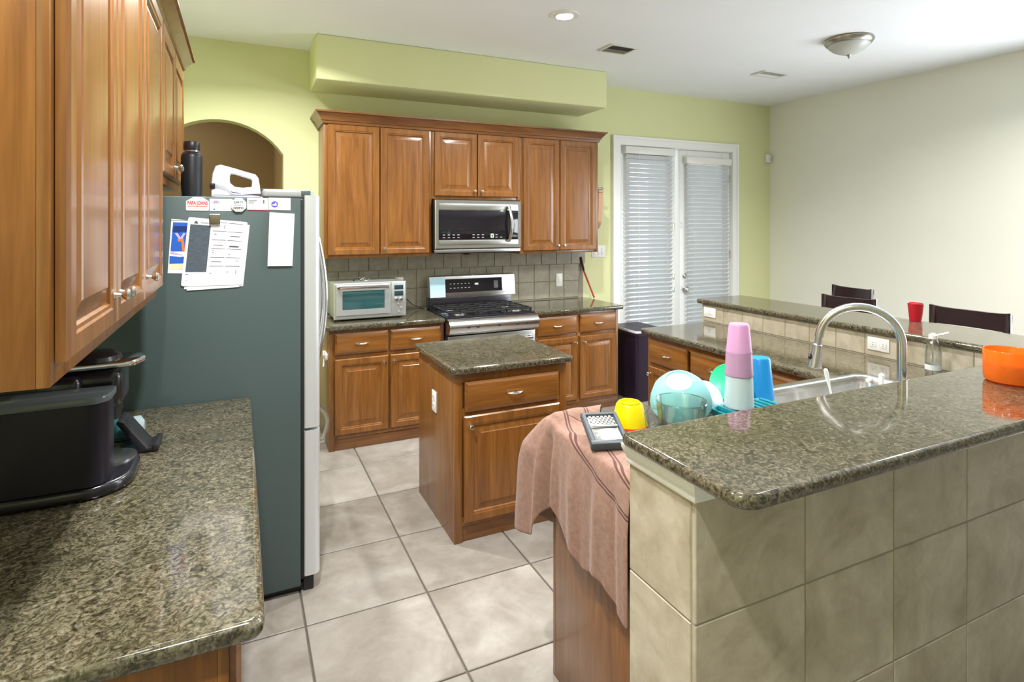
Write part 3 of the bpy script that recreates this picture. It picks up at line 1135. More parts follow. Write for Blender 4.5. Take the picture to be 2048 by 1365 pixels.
for u0, u1, v0, v1, m in ((.47, .60, .905, .911, PG), (.60, .625, .865, .925, PG), (.45, .49, .772, .782, INK), (.72, .89, .752, .762, INK), (.45, .61, .608, .618, INK), (.72, .88, .588, .612, INKD), (.44, .475, .525, .533, INK), (.44, .475, .49, .498, INK),
                          (.71, .75, .475, .482, INK), (.44, .61, .357, .366, INK), (.85, .885, .372, .38, INK), (.43, .47, .185, .193, INK), (.48, .60, .20, .214, plain('faint_ink', (.66, .66, .72), .8)), (.71, .745, .20, .208, INK), (.855, .875, .17, .24, PG),
                          (.055, .095, .168, .176, INK), (.06, .085, .075, .085, PG)):
    fmark(u0, u1, v0, v1, m, 'written_line')
T = Thing('clip_magnet', 'olive square clip magnet pinning the paper stack', 'magnet', (-.10, FS, 1.645))
T.box('clip', -.117, -.077, FS - .020, FS - .006, 1.648, 1.684, OLIVE, .003)
T.box('clip_edge', -.117, -.077, FS - .021, FS - .0005, 1.684, 1.689, plain('pale_clip', (.55, .56, .55), .4), .001)
sheet('notepad', 'blank cream notepad near the front edge of the fridge side', 'notepad', [(.106, 1.464), (.207, 1.462), (.216, 1.692), (.114, 1.698)], CREAM, 0, .008)

T = sheet('pizza_magnet', 'white arched magnet with red PAPA JOHNS lettering', 'magnet', [(-.203, 1.703), (-.119, 1.703), (-.119, 1.742), (-.142, 1.758), (-.176, 1.759), (-.203, 1.742)], WHITEP, 0, .002, .004)
T.add('lettering', text_bm('PAPA JOHNS', .022, (-.161, T.y - .0004, 1.7335), X, Z, .0003, .0006, width=.074), RED, label='red block letters')
mark(T, -.197, -.125, 1.7195, 1.7215, RED)
mark(T, -.190, -.13, 1.711, 1.712, plain('pink_print', (.8, .5, .48), .7))
T.add('arch_mark', bm_tube([(-.161 + .022 * math.sin(a), T.y, 1.748 + .006 * math.cos(a)) for a in [-1.2 + .3 * k for k in range(9)]], .0007, 5), PG)
T = sheet('business_card', 'white card magnet with a small oval mark beside the arched magnet', 'card', [(-.117, 1.702), (-.03, 1.702), (-.03, 1.753), (-.117, 1.753)], WHITEP, 0, .0015, .003)
T.add('oval_mark', bm_tube([(-.093 + .012 * math.cos(a), T.y, 1.738 + .006 * math.sin(a)) for a in [2 * PI * k / 16 for k in range(17)]], .001, 5), BLUEP)
mark(T, -.1, -.086, 1.7365, 1.739, RED)
mark(T, -.103, -.096, 1.707, 1.712, SKYP)
mark(T, -.075, -.05, 1.708, 1.709, PG)
T = Thing('dish_magnet', 'white octagonal DIRTY and CLEAN dishwasher magnet', 'magnet', (-.007, FS, 1.70))
oc = [(-.007 + .032 * math.cos(PI / 8 + k * PI / 4), 1.7275 + .032 * math.sin(PI / 8 + k * PI / 4)) for k in range(8)]
T.add('disc', bm_prism(oc, 1, FS - .010, FS - .0025, bev=.002), plain('pale_grey_plastic', (.74, .77, .78), .35))
T.y = FS - .010
T.add('lettering', text_bm('DIRTY', .0125, (-.007, T.y - .0003, 1.739), X, Z, .0003, .0004), INKD)
T.add('lettering', text_bm('CLEAN', .0125, (-.007, T.y - .0003, 1.716), -X, -Z, .0003, .0004), INKD)
mark(T, -.025, .011, 1.7272, 1.7283, INKD, 'rule')
T = sheet('business_card', 'white card magnet with a maroon bottom stripe', 'card', [(.026, 1.707), (.109, 1.705), (.109, 1.760), (.026, 1.760)], WHITEP, 0, .0015)
mark(T, .026, .109, 1.7055, 1.7085, MAROON)
for k in range(3):
    mark(T, .031, .064 - .006 * k, 1.747 - .005 * k, 1.749 - .005 * k, INK)
T.add('figure_mark', bm_prism([(.088, 1.736), (.094, 1.736), (.093, 1.744), (.095, 1.748), (.091, 1.752), (.087, 1.748), (.089, 1.744)], 1, T.y - .0006, T.y), INK, smooth=False)
mark(T, .034, .10, 1.724, 1.7248, PG)
T = sheet('business_card', 'white card magnet with a round blue logo', 'card', [(.111, 1.709), (.200, 1.707), (.200, 1.762), (.111, 1.762)], WHITEP, 0, .0015)
T.add('logo', bm_lathe([(0, -.0003), (.014, -.0003), (.014, .0006), (0, .0006)], (.135, T.y, 1.733), (0, -1, 0), 24), BLUEP)
T.add('logo_shape', bm_prism([(.124, 1.731), (.131, 1.733), (.141, 1.742), (.141, 1.735), (.145, 1.729), (.138, 1.727), (.126, 1.728)], 1, T.y - .0010, T.y - .0005), WHITEP, smooth=False)
for z in (1.755, 1.745, 1.738, 1.731):
    mark(T, .155, .195, z, z + .0007, PG)

# things on top of the fridge
T = Thing('water_bottle', 'tall matt black water bottle on the fridge by the cabinet door', 'bottle', (-.205, 3.07, 1.762))
T.add('body', bm_lathe([(0, 0), (.042, 0), (.045, .004), (.0455, .195), (.042, .208), (.033, .218), (.030, .221), (0, .221)], (-.205, 3.07, 1.763), n=28), plain('matt_black_bottle', (.012, .014, .018), .38), label=None)
T.add('neck_ring', bm_lathe([(.031, .219), (.0315, .226), (.0, .226)], (-.205, 3.07, 1.763), n=28), STEEL)
T.add('cap', bm_lathe([(0, .226), (.034, .226), (.035, .23), (.035, .262), (.032, .267), (0, .267)], (-.205, 3.07, 1.763), n=28), BLACKP)

T = Thing('hand_mixer', 'white and grey electric hand mixer with open handle on the fridge', 'mixer', (-.03, 2.86, 1.763))
WG = plain('mixer_white', (.80, .80, .83), .3)
GG = plain('mixer_grey', (.36, .39, .42), .35)


def mixer_plate(pts, y0, y1, bev):
    return bm_prism([(-.115 + a * .20, 1.765 + c * .142) for a, c in pts], 1, y0, y1, bev=bev)


# upper shell: a ring around the open grip
mo = [(0, .42), (.02, .72), (.08, .95), (.18, 1.0), (.45, .90), (.72, .79), (.88, .73), (.94, .62), (.97, .35), (.99, .12), (.60, .10), (.25, .22)]
mi = [(.37, .44), (.36, .55), (.36, .66), (.38, .74), (.46, .74), (.62, .67), (.78, .60), (.81, .56), (.81, .44), (.80, .34), (.62, .30), (.46, .33)]
t = B()
R_ = []
for yy, pts, ins in ((2.829, mi, 0), (2.825, mi, 1), (2.825, mo, -1), (2.831, mo, 0), (2.889, mo, 0), (2.895, mo, -1), (2.895, mi, 1), (2.891, mi, 0)):
    cx_, cz_ = .55, .5
    ring = []
    for a_, c_ in pts:
        k_ = .03 * ins
        ring.append(t.verts.new((-.115 + (a_ + (a_ - cx_) * k_) * .20, yy, 1.765 + (c_ + (c_ - cz_) * k_) * .142)))
    R_.append(ring)
for k in range(8):
    a_, b_ = R_[k], R_[(k + 1) % 8]
    for q in range(12):
        t.faces.new((a_[q], a_[(q + 1) % 12], b_[(q + 1) % 12], b_[q]))
bmesh.ops.recalc_face_normals(t, faces=t.faces[:])
T.add('shell', t, WG, ang=30)
T.add('lower_body', mixer_plate([(0, .20), (0, .44), (.22, .40), (.42, .14), (.98, .06), (1.0, 0), (.03, 0)][::-1], 2.822, 2.898, .006), GG)
T.add('base', mixer_plate([(.0, .0), (.0, .22), (.12, .26), (.32, .16), (.40, 0)][::-1], 2.818, 2.902, .006), WG)
T.box('speed_dial', -.121, -.100, 2.815, 2.85, 1.80, 1.825, BLACKP, .004)

T = Thing('magazine', 'white magazine with a blue cover edge lying on the fridge', 'magazine', (.0, 2.80, 1.763))
T.box('pages', -.10, .075, 2.73, 2.80, 1.7625, 1.768, PAPER, .0005)
T.box('cover', -.102, .077, 2.729, 2.801, 1.7685, 1.7695, BLUEP, 0)
T = Thing('whisk', 'small dark wire whisk lying on the fridge behind the hinge cover', 'whisk', (.06, 2.9, 1.763))
for k in range(4):
    a = k * PI / 4
    T.add('wire', bm_tube([(.05 + .07 * f, 2.95 + .016 * math.cos(a) * math.sin(PI * f), 1.785 + .02 * f + .018 * math.sin(a + .6) * math.sin(PI * f)) for f in [j / 10 for j in range(11)]], .0016, 5), BLACKP)
T.add('grip', bm_tube([(.05, 2.95, 1.785), (-.02, 2.95, 1.772)], .008, 8), BLACKP)

# small white catch on the side of the left base cabinet
T = Thing('plastic_latch', 'small white plastic latch on the side of the toaster cabinet', 'latch', (.56, 4.45, .66))
T.box('plate', .553, .574, 4.36, 4.50, .655, .70, WHITEP, .004)
T.add('strap', bm_tube([(.556, 4.40, .70), (.545, 4.36, .712), (.54, 4.33, .70)], .006, 6), WHITEP)
T.add('hook', bm_tube([(.556, 4.43, .655), (.55, 4.41, .60)], .006, 6), WHITEP)

# ------------------------------------------------------------------ coffee maker and stand on the left worktop
T = Thing('coffee_maker', 'black single cup coffee maker with smoked tank under the cabinets', 'coffee maker', (-.45, 2.02, ZC))
T.add('base', bm_slab(round_poly([(-.62, 1.86), (-.275, 1.86), (-.275, 2.17), (-.62, 2.17)], [.02, .11, .11, .02], 8), ZC, ZC + .034, .012), BLACKE, ang=60)
T.box('body', -.615, -.41, 1.99, 2.18, ZC + .03, 1.215, BLACKE, .02, seg=4)
tank = T.add('water_tank', bm_prism(round_poly([(-.61, 1.865), (-.325, 1.865), (-.325, 1.985), (-.61, 1.985)], [.03, .045, .02, .02], 6), 2, ZC + .036, 1.165), SMOKE)
T.add('tank_water', bm_prism(round_poly([(-.60, 1.873), (-.333, 1.873), (-.333, 1.978), (-.60, 1.978)], [.028, .04, .02, .02], 6), 2, ZC + .04, 1.10), plain('dark_tank_core', (.012, .013, .02), .4), parent=tank)
T.add('tank_lid', bm_prism(round_poly([(-.615, 1.86), (-.32, 1.86), (-.32, 1.99), (-.615, 1.99)], [.03, .05, .02, .02], 6), 2, 1.166, 1.186, bev=.004), plain('lid_grey', (.10, .12, .13), .15), parent=tank)
T.box('brew_head', -.60, -.315, 2.02, 2.17, 1.105, 1.225, BLACKE, .03, seg=4)
hh = T.add('lid_handle', bm_prism(round_poly([(-.52, 2.005), (-.285, 2.03), (-.262, 2.095), (-.285, 2.16), (-.52, 2.185)], [.02, .03, .03, .03, .02], 4), 2, 1.226, 1.243, bev=.005), CHROME, label='chrome lid handle')
T.add('handle_dome', bm_lathe([(.075, 0), (.07, .012), (.05, .022), (0, .026)], (-.40, 2.095, 1.2435), n=24), BLACKE, parent=hh)
T.add('spout', bm_lathe([(.0, 0), (.022, 0), (.03, .03), (.032, .05)], (-.355, 2.095, 1.06), n=18), BLACKP)
T.add('drip_grid', bm_lathe([(.07, 0), (.07, .004), (0, .004)], (-.355, 2.08, ZC + .034), n=24), STEEL)

T = Thing('tablet_stand', 'black folding tablet stand behind the coffee maker', 'stand', (-.3, 2.24, ZC))
bm = bm_prism([(-.345, ZC + .002), (-.255, ZC + .002), (-.243, ZC + .010), (-.243, ZC + .022), (-.272, ZC + .014), (-.335, ZC + .105), (-.352, ZC + .112), (-.356, ZC + .104), (-.296, ZC + .014), (-.345, ZC + .012)], 1, 2.18, 2.29, bev=.002)
T.add('frame', bm, BLACKP)
T.add('rest_lip', bm_box(-.258, -.240, 2.175, 2.295, ZC + .002, ZC + .024, .004), BLACKP)
T = Thing('travel_tumbler', 'teal and grey tumbler lying behind the coffee maker', 'tumbler', (-.40, 2.33, ZC))
T.add('body', bm_lathe([(0, 0), (.030, 0), (.032, .004), (.036, .12), (0, .12)], (-.45, 2.345, ZC + .038), (1, 0, 0), 20), plain('teal_plastic', (.09, .34, .38), .3))
T.add('lid', bm_lathe([(0, .12), (.037, .12), (.037, .138), (.02, .15), (0, .15)], (-.45, 2.345, ZC + .038), (1, 0, 0), 20), plain('grey_lid', (.3, .38, .4), .3))

# ------------------------------------------------------------------ microwave
T = Thing('microwave', 'stainless over the range microwave with black window', 'microwave', (1.827, 4.72, 1.405))
mx0, mx1, mz0, mz1 = 1.437, 2.217, 1.405, 1.845
T.box('body', mx0, mx1, 4.562, YB - .005, mz0 + .004, mz1, BLACKP, .003)
fr = T.add('front_frame', bm_rings((mx0, 4.561, mz0 + .033), X, Z, -Y, mx1 - mx0, mz1 - mz0 - .033, [(0, 0), (0, .026), (.006, .032), (.03, .032), (.036, .028)]), STEEL, ang=20)
T.box('top_band', mx0 + .031, mx1 - .031, 4.5265, 4.5285, mz1 - .083, mz1 - .031, STEEL, .0005, parent=fr)
T.box('lower_band', mx0 + .031, mx1 - .031, 4.5265, 4.5285, mz0 + .063, mz0 + .105, STEEL, .0005, parent=fr)
gl = T.box('window', mx0 + .034, mx1 - .034, 4.522, 4.5285, mz0 + .108, mz1 - .085, BLACKG, .002)
hx = 2.095
hp = [(hx, 4.526, mz1 - .048)] + [(hx + .012 * math.sin(PI * k / 12), 4.512 - .034 * math.sin(PI * k / 12), mz1 - .052 - .295 * k / 12) for k in range(13)] + [(hx, 4.526, mz0 + .092)]
T.add('handle', bm_tube(hp, .014, 10, flat=.7), STEELB, label='curved stainless handle')
T.box('vent_lip', mx0, mx1, 4.545, 4.575, mz0, mz0 + .028, STEEL, .003)
T.box('grease_filter', mx0 + .05, mx1 - .05, 4.60, 4.86, mz0 - .010, mz0 + .003, DARKGAP, .002)
T.add('lamp_lens', bm_lathe([(0, -.02), (.03, -.014), (.045, 0), (0, 0)], (1.78, 4.72, mz0 - .010), n=16), BLACKP)
MK = plain('panel_print', (.35, .35, .36), .5)
for k in range(12):
    for r in range(2):
        if k in (4, 8) or (k > 8 and r == 1 and k % 2):
            continue
        xx = 1.50 + k * .042 + (.05 if k > 4 else 0)
        T.box('button_print', xx, xx + .020, 4.5214, 4.5222, mz0 + .124 + r * .022, mz0 + .130 + r * .022, MK, 0, parent=gl)
T.box('start_mark', 1.925, 1.955, 4.5212, 4.5222, mz0 + .122, mz0 + .158, plain('panel_lcd', (.42, .50, .47), .4), 0, parent=gl)
bm = bm_lathe([(0, 0), (.006, 0), (.006, .001), (0, .001)], (1.94, 4.5212, mz0 + .14), (0, -1, 0), 12)
T.add('start_dot', bm, BLACKG, parent=gl)

# ------------------------------------------------------------------ range
T = Thing('gas_range', 'stainless gas range with black cooktop and raised back panel', 'range', (1.835, 4.55, 0))
rx0, rx1 = 1.452, 2.218
T.box('body', rx0, rx1, 4.31, 4.87, .03, .895, BLACKP, .002)
ct = T.add('cooktop', bm_prism(round_poly([(rx0, 4.262), (rx1, 4.262), (rx1, 4.735), (rx0, 4.735)], .01), 2, .896, .918, bev=.004), BLACKE)
pf = [(4.309, .905), (4.258, .905), (4.222, .893), (4.200, .868), (4.196, .842), (4.206, .805), (4.235, .782), (4.309, .776)]
t = bm_prism(pf, 0, rx0 - .002, rx1 + .004)
cp = T.add('control_panel', t, STEELB, ang=40)
for xx in (rx0 - .002, rx1 + .03):
    pass
for k, xx in enumerate((1.60, 1.68, 1.86, 2.02, 2.10)):
    T.add('knob_shaft', bm_lathe([(0, 0), (.009, 0), (.009, .016), (.006, .018), (0, .018)], (xx, 4.199, .842), (0, -1, .15), 10), BLACKP, parent=cp)
od = T.box('oven_door', rx0 + .004, rx1 - .004, 4.262, 4.309, .20, .768, STEEL, .004)
T.box('oven_window', rx0 + .12, rx1 - .12, 4.258, 4.263, .33, .62, BLACKG, .002, parent=od)
T.add('oven_handle', bm_tube([(rx0 + .05, 4.262, .72), (rx0 + .055, 4.205, .72), (rx1 - .055, 4.205, .72), (rx1 - .05, 4.262, .72)], .013, 10), STEEL, parent=od)
wdw = T.box('warming_drawer', rx0 + .004, rx1 - .004, 4.265, 4.309, .04, .19, STEEL, .004)
# back panel, leaning a little
bgp = T.add('back_panel', bm_prism([(4.742, 1.008), (4.860, 1.008), (4.860, 1.196), (4.79, 1.196), (4.765, 1.190)], 0, rx0 + .008, rx1 + .045, bev=.003), STEELB)
T.box('back_riser', rx0 + .008, rx1, 4.736, 4.86, .897, 1.007, BLACKE, .003)


def lean(x, f):
    """point on the leaning front of the back panel, f 0..1 upward"""
    return Vector((x, 4.742 + .023 * f, 1.008 + .182 * f))


def leanquad(name, x0, x1, f0, f1, m, th=.0015, par=None):
    Nn = Vector((0, -.182, .023)).normalized()
    t = B()
    a = [lean(x0, f0), lean(x1, f0), lean(x1, f1), lean(x0, f1)]
    lo = [t.verts.new(p - Nn * .0005) for p in a]
    hi = [t.verts.new(p + Nn * th) for p in a]
    t.faces.new(hi)
    for k in range(4):
        t.faces.new((lo[k], lo[(k + 1) % 4], hi[(k + 1) % 4], hi[k]))
    bmesh.ops.recalc_face_normals(t, faces=t.faces[:])
    return T.add(name, t, m, parent=par, smooth=False)


dp = leanquad('display_panel', 1.600, 2.135, .22, .86, BLACKG, par=bgp)
leanquad('film', rx0 + .010, 1.598, .03, .96, plain('pale_blue_film', (.50, .76, .88), .22), .0012, par=bgp)
leanquad('display', 2.055, 2.095, .36, .72, plain('grey_lcd', (.09, .10, .10), .4), .0022, par=bgp)
leanquad('badge', 1.872, 1.905, .55, .64, plain('badge_white', (.7, .7, .68), .4), .0022, par=bgp)
for k in range(6):
    for r in range(2):
        leanquad('button_print', 1.64 + k * .034, 1.655 + k * .034, .42 + r * .2, .45 + r * .2, MK, .002, par=bgp)
for cxx, cyy, rr in ((1.585, 4.37, .045), (1.585, 4.60, .038), (1.835, 4.49, .05), (2.085, 4.37, .038), (2.085, 4.60, .045)):
    bu = T.add('burner', bm_lathe([(0, 0), (rr * 1.25, 0), (rr * 1.2, .006), (rr, .008), (rr, .014), (0, .014)], (cxx, cyy, .9185), n=20), STEEL)
    T.add('burner_cap', bm_lathe([(0, .0145), (rr * .8, .0145), (rr * .82, .02), (rr * .7, .024), (0, .025)], (cxx, cyy, .9185), n=20), IRON, parent=bu)
for gx0, gx1 in ((1.472, 1.705), (1.715, 1.955), (1.965, 2.198)):
    bm = B()
    zt = .952
    for yy in (4.29, 4.715):
        bm_box(gx0, gx1, yy - .006, yy + .006, zt - .012, zt, .002, bm=bm)
    for xx in (gx0 + .006, gx1 - .006):
        bm_box(xx - .006, xx + .006, 4.29, 4.715, zt - .012, zt, .002, bm=bm)
    gc = (gx0 + gx1) / 2
    bm_box(gc - .005, gc + .005, 4.29, 4.715, zt - .012, zt + .002, .002, bm=bm)
    for yy in (4.37, 4.49, 4.60):
        bm_box(gx0, gx1, yy - .005, yy + .005, zt - .012, zt + .002, .002, bm=bm)
    for xx in (gx0 + .008, gx1 - .008):
        for yy in (4.295, 4.71):
            bm_box(xx - .007, xx + .007, yy - .007, yy + .007, .919, zt - .01, bm=bm)
    T.add('grate', bm, IRON)

# ------------------------------------------------------------------ toaster oven
T = Thing('toaster_oven', 'silver toaster oven with a wide glass door on the worktop', 'toaster oven', (.915, 4.68, ZC))
SILV = plain('brushed_silver', (.62, .65, .67), .33, .75)
SILVD = plain('silver_side', (.40, .42, .40), .4, .6)
tx0, tx1, ty0, ty1, tz0, tz1 = .632, 1.178, 4.475, 4.84, ZC + .018, 1.195
T.box('body', tx0, tx1, ty0, ty1, tz0, tz1, SILVD, .008, seg=3)
T.add('front_frame', bm_rings((tx0 - .002, ty0, tz0 - .006), X, Z, -Y, tx1 - tx0 + .004, tz1 - tz0 + .008, [(0, 0), (0, .006), (.006, .012), (.01, .012)]), SILV, ang=20)
dr = T.add('door', bm_rings((tx0 + .014, ty0 - .012, tz0 + .022), X, Z, -Y, .405, tz1 - tz0 - .034, [(0, 0), (0, .010), (.005, .014), (.044, .014), (.048, .006)]), SILV, ang=20)
mtoast, nt, b = mat('teal_reflective_glass')
b.inputs['Base Color'].default_value = (.03, .10, .11, 1)
b.inputs['Roughness'].default_value = .08
b.inputs['Coat Weight'].default_value = .5
T.box('glass', tx0 + .060, tx0 + .373, ty0 - .0235, ty0 - .018, tz0 + .068, tz1 - .058, mtoast, .001, parent=dr)
T.box('rack_line', tx0 + .30, tx0 + .368, ty0 - .0245, ty0 - .0235, tz0 + .10, tz0 + .103, STEELB, 0, parent=dr)
T.add('handle', bm_tube([(tx0 + .03, ty0 - .025, tz1 - .030), (tx0 + .035, ty0 - .052, tz1 - .030), (tx0 + .40, ty0 - .052, tz1 - .030), (tx0 + .405, ty0 - .025, tz1 - .030)], .010, 10), CHROME, parent=dr)
cpn = T.box('control_panel', tx0 + .432, tx1 - .010, ty0 - .016, ty0 - .008, tz0 + .006, tz1 - .006, SILV, .003)
for z0, z1 in ((.205, .238), (.155, .192)):
    T.box('display', tx0 + .452, tx0 + .522, ty0 - .018, ty0 - .0155, tz0 + z0, tz0 + z1, plain('toaster_lcd', (.02, .05, .06), .15), .001, parent=cpn)
for xx in (.468, .505):
    T.add('knob', bm_lathe([(0, 0), (.014, 0), (.012, .016), (0, .017)], (tx0 + xx, ty0 - .016, tz0 + .130), (0, -1, 0), 14), CHROME, parent=cpn)
for r in range(3):
    T.add('button', bm_lathe([(0, 0), (.009, 0), (.008, .005), (0, .006)], (tx0 + .487 + .02 * (r % 2), ty0 - .016, tz0 + .03 + .03 * r), (0, -1, 0), 12), SILV, parent=cpn)
for xx in (tx0 + .04, tx1 - .04):
    for yy in (ty0 + .03, ty1 - .04):
        T.add('foot', bm_lathe([(0, 0), (.014, 0), (.016, .018), (0, .018)], (xx, yy, ZC + .0005), n=12), BLACKP)
T = Thing('chrome_clips', 'tangle of chrome clips lying on the toaster oven', 'clips', (.86, 4.66, tz1))
for k, (a, bx, by) in enumerate(((.3, .83, 4.62), (1.4, .87, 4.66), (2.2, .90, 4.63))):
    T.add('clip', bm_tube([(bx + .03 * math.cos(a + q), by + .02 * math.sin(a + q), tz1 + .014 + .012 * math.sin(2 * q)) for q in [j * .4 for j in range(15)]], .003, 6), CHROME if k else IRON)
single('power_cord', bm_tube([(1.185, 4.78, 1.13), (1.23, 4.86, 1.10), (1.27, 4.875, 1.02), (1.34, 4.86, .95), (1.40, 4.83, .922), (1.43, 4.80, .918)], .0035, 6), BLACKP, 'black toaster cord running down to the range', 'cord')
single('power_cord', bm_tube([(.36, YB - .008, 1.27), (.44, YB - .010, 1.20), (.52, YB - .012, 1.10), (.575, YB - .016, 1.02), (.60, 4.88, .95), (.62, 4.86, .918)], .004, 6), BLACKP, 'black cord on the wall left of the toaster oven', 'cord')
T = Thing('wall_plug', 'white outlet plate with a black plug beside the toaster oven', 'plug', (1.235, YB - .02, 1.10))
T.box('plate', 1.20, 1.272, YB - .020, YB - .0145, 1.07, 1.185, WHITEP, .002)
T.box('plug', 1.215, 1.255, YB - .045, YB - .0205, 1.11, 1.15, BLACKP, .004)

T = Thing('light_switch', 'white switch plate on the splashback right of the range', 'switch', (2.82, YB - .02, 1.03))
pl = T.box('plate', 2.786, 2.856, YB - .020, YB - .0145, 1.035, 1.160, WHITEP, .002)
T.box('rocker', 2.804, 2.838, YB - .024, YB - .0195, 1.063, 1.132, WHITEP, .002, parent=pl)
T = Thing('light_switch', 'wide white switch plate on the green wall by the door casing', 'switch', (3.28, YB, 1.30))
pl = T.box('plate', 3.205, 3.372, YB - .007, YB - .0005, 1.303, 1.428, WHITEP, .002)
for k in range(3):
    T.box('rocker', 3.225 + .047 * k, 3.257 + .047 * k, YB - .011, YB - .0065, 1.332, 1.400, WHITEP, .002, parent=pl)
T = Thing('motion_sensor', 'small white sensor high on the green wall near the corner', 'sensor', (5.66, YB - .01, 2.36))
T.box('case', 5.625, 5.695, YB - .05, YB - .0005, 2.37, 2.47, WHITEP, .012, seg=3)
T.box('lens', 5.638, 5.682, YB - .054, YB - .048, 2.385, 2.425, plain('sensor_lens', (.7, .72, .74), .5), .004)

T = Thing('oven_mitt', 'padded tan oven mitt hanging on the side of the end wall cabinet', 'oven mitt', (3.10, 4.70, 1.58))
MITT = plain('tan_quilted_cotton', (.56, .34, .22), .85, bump=.3, bscale=90)
bp = round_poly([(4.665, 1.60), (4.735, 1.60), (4.775, 1.66), (4.79, 1.80), (4.795, 1.935), (4.75, 1.97), (4.65, 1.97), (4.605, 1.935), (4.61, 1.80), (4.625, 1.66)], .015, 3)
T.add('pad', bm_prism(bp, 0, 3.074, 3.126, bev=.012), MITT)
T.add('binding', bm_box(3.072, 3.128, 4.60, 4.80, 1.945, 1.965, .008), MITT)
T.add('peg', bm_lathe([(0, 0), (.013, 0), (.012, .09), (.017, .10), (.012, .12), (0, .135)], (3.0615, 4.70, 1.985), (1, 0, 0), 14), NICKEL)
T.add('loop', bm_tube([(3.10, 4.70, 1.962), (3.10, 4.715, 1.985), (3.10, 4.70, 2.002), (3.10, 4.685, 1.985), (3.10, 4.70, 1.962)], .003, 6), MITT)
T = Thing('red_stick', 'red stick with a dark grip leaning on the wall over the worktop', 'stick', (3.16, 4.80, ZC))
T.add('shaft', bm_tube([(3.145, 4.79, ZC + .007), (3.090, 4.896, 1.18)], .009, 8), plain('red_lacquer', (.42, .04, .025), .3))
T.add('grip', bm_tube([(3.090, 4.896, 1.18), (3.066, 4.915, 1.315)], [.011, .012], 8), ESPRESSO)

# ------------------------------------------------------------------ waste bin
T = Thing('waste_bin', 'dark purple plastic waste bin between the cabinets and patio door', 'bin', (3.43, 4.50, 0))
DKP = plain('dark_purple_plastic', (.020, .010, .026), .35)


def frustum(cx, cy, z0, z1, w0, d0, w1, d1, rad):
    t = B()
    L = []
    for z, w, d in ((z0, w0, d0), (z1, w1, d1)):
        L.append([t.verts.new((cx + x, cy + y, z)) for x, y in round_poly([(-w / 2, -d / 2), (w / 2, -d / 2), (w / 2, d / 2), (-w / 2, d / 2)], rad, 4)])
    n = len(L[0])
    for k in range(n):
        t.faces.new((L[0][k], L[0][(k + 1) % n], L[1][(k + 1) % n], L[1][k]))
    t.faces.new(L[0][::-1])
    t.faces.new(L[1])
    bmesh.ops.recalc_face_normals(t, faces=t.faces[:])
    return t


T.add('body', frustum(3.43, 4.48, .001, .62, .27, .34, .36, .44, .03), DKP)
T.add('rim', frustum(3.43, 4.48, .62, .645, .375, .455, .375, .455, .03), DKP)
T.add('liner_edge', frustum(3.43, 4.48, .646, .664, .350, .43, .345, .425, .03), plain('white_bag_film', (.7, .7, .72), .4))
T.add('dark_mouth_plate', frustum(3.43, 4.48, .6645, .667, .325, .405, .325, .405, .03), DKP)  # flat dark plate stands in for the shade inside the open bin

# ------------------------------------------------------------------ outlets on the bar splash
for label, y0, y1, n in (('single white outlet plate at the far end of the bar splash', 3.215, 3.335, 1), ('double white outlet plate on the bar splash behind the faucet', 1.955, 2.075, 2)):
    T = Thing('outlet', label, 'outlet', (RX0, (y0 + y1) / 2, .94))
    pl = T.box('plate', RX0 - .006, RX0 - .0005, y0, y1, .948, 1.022, WHITEP, .002)
    for k in range(n):
        c = (y0 + y1) / 2 + (k - (n - 1) / 2) * .055
        T.box('socket', RX0 - .0085, RX0 - .0055, c - .017, c + .017, .968, 1.002, WHITEP, .003, parent=pl)
        for d in (-.006, .006):
            T.box('slot', RX0 - .0092, RX0 - .0084, c - .004, c + .004, .985 + d - .001, .985 + d + .001, DARKGAP, 0, parent=pl)

# ------------------------------------------------------------------ sink and faucet
T = Thing('sink', 'stainless steel sink basin set in the peninsula worktop', 'sink', ((SX0 + SX1) / 2, 1.63, ZC - .2))
t = B()
rings = []
for ins, z in ((-.022, ZC + .002), (-.020, ZC + .005), (.0, ZC + .005), (.008, ZC - .002), (.012, ZC - .03), (.02, ZC - .15), (.04, ZC - .175), (.09, ZC - .185)):
    pl = round_poly([(SX0 + ins, SY0 + ins), (SX1 - ins, SY0 + ins), (SX1 - ins, SY1 - ins), (SX0 + ins, SY1 - ins)], max(.02, .06 - ins * .3), 5)
    rings.append([t.verts.new((x, y, z)) for x, y in pl])
for a, b in zip(rings, rings[1:]):
    n = len(a)
    for k in range(n):
        t.faces.new((a[k], a[(k + 1) % n], b[(k + 1) % n], b[k]))
t.faces.new(rings[-1])
bmesh.ops.recalc_face_normals(t, faces=t.faces[:])
for f in t.faces:
    f.normal_flip()
T.add('basin', t, STEELB, ang=50)
T.add('drain', bm_lathe([(.045, 0), (.045, .004), (.03, .005), (.028, .001), (0, .001)], (2.33, 1.64, ZC - .1855), n=24), CHROME)

T = Thing('faucet', 'tall brushed gooseneck pull down faucet behind the sink', 'faucet', (2.335, 1.385, ZC))
fx, fy = 2.325, 1.385
T.add('base', bm_lathe([(0, 0), (.030, 0), (.030, .006), (.024, .012), (.022, .06), (.019, .075), (0, .075)], (fx, fy, ZC + .0005), n=20), STEELB)
ex, ey = 2.135, 1.60
dirv = Vector((ex - fx, ey - fy, 0))
path = [(fx, fy, ZC + .07), (fx, fy, ZC + .27)]
Rr = dirv.length / 2
un = dirv.normalized()
cz = ZC + .262
for k in range(1, 17):
    a = PI * k / 16 * .97
    path.append((fx + un.x * Rr * (1 - math.cos(a)), fy + un.y * Rr * (1 - math.cos(a)), cz + Rr * math.sin(a)))
T.add('neck', bm_tube(path, .0165, 14), STEELB)
e = Vector(path[-1])
d = (Vector(path[-1]) - Vector(path[-2])).normalized()
d2_ = (d + un * -.05).normalized()
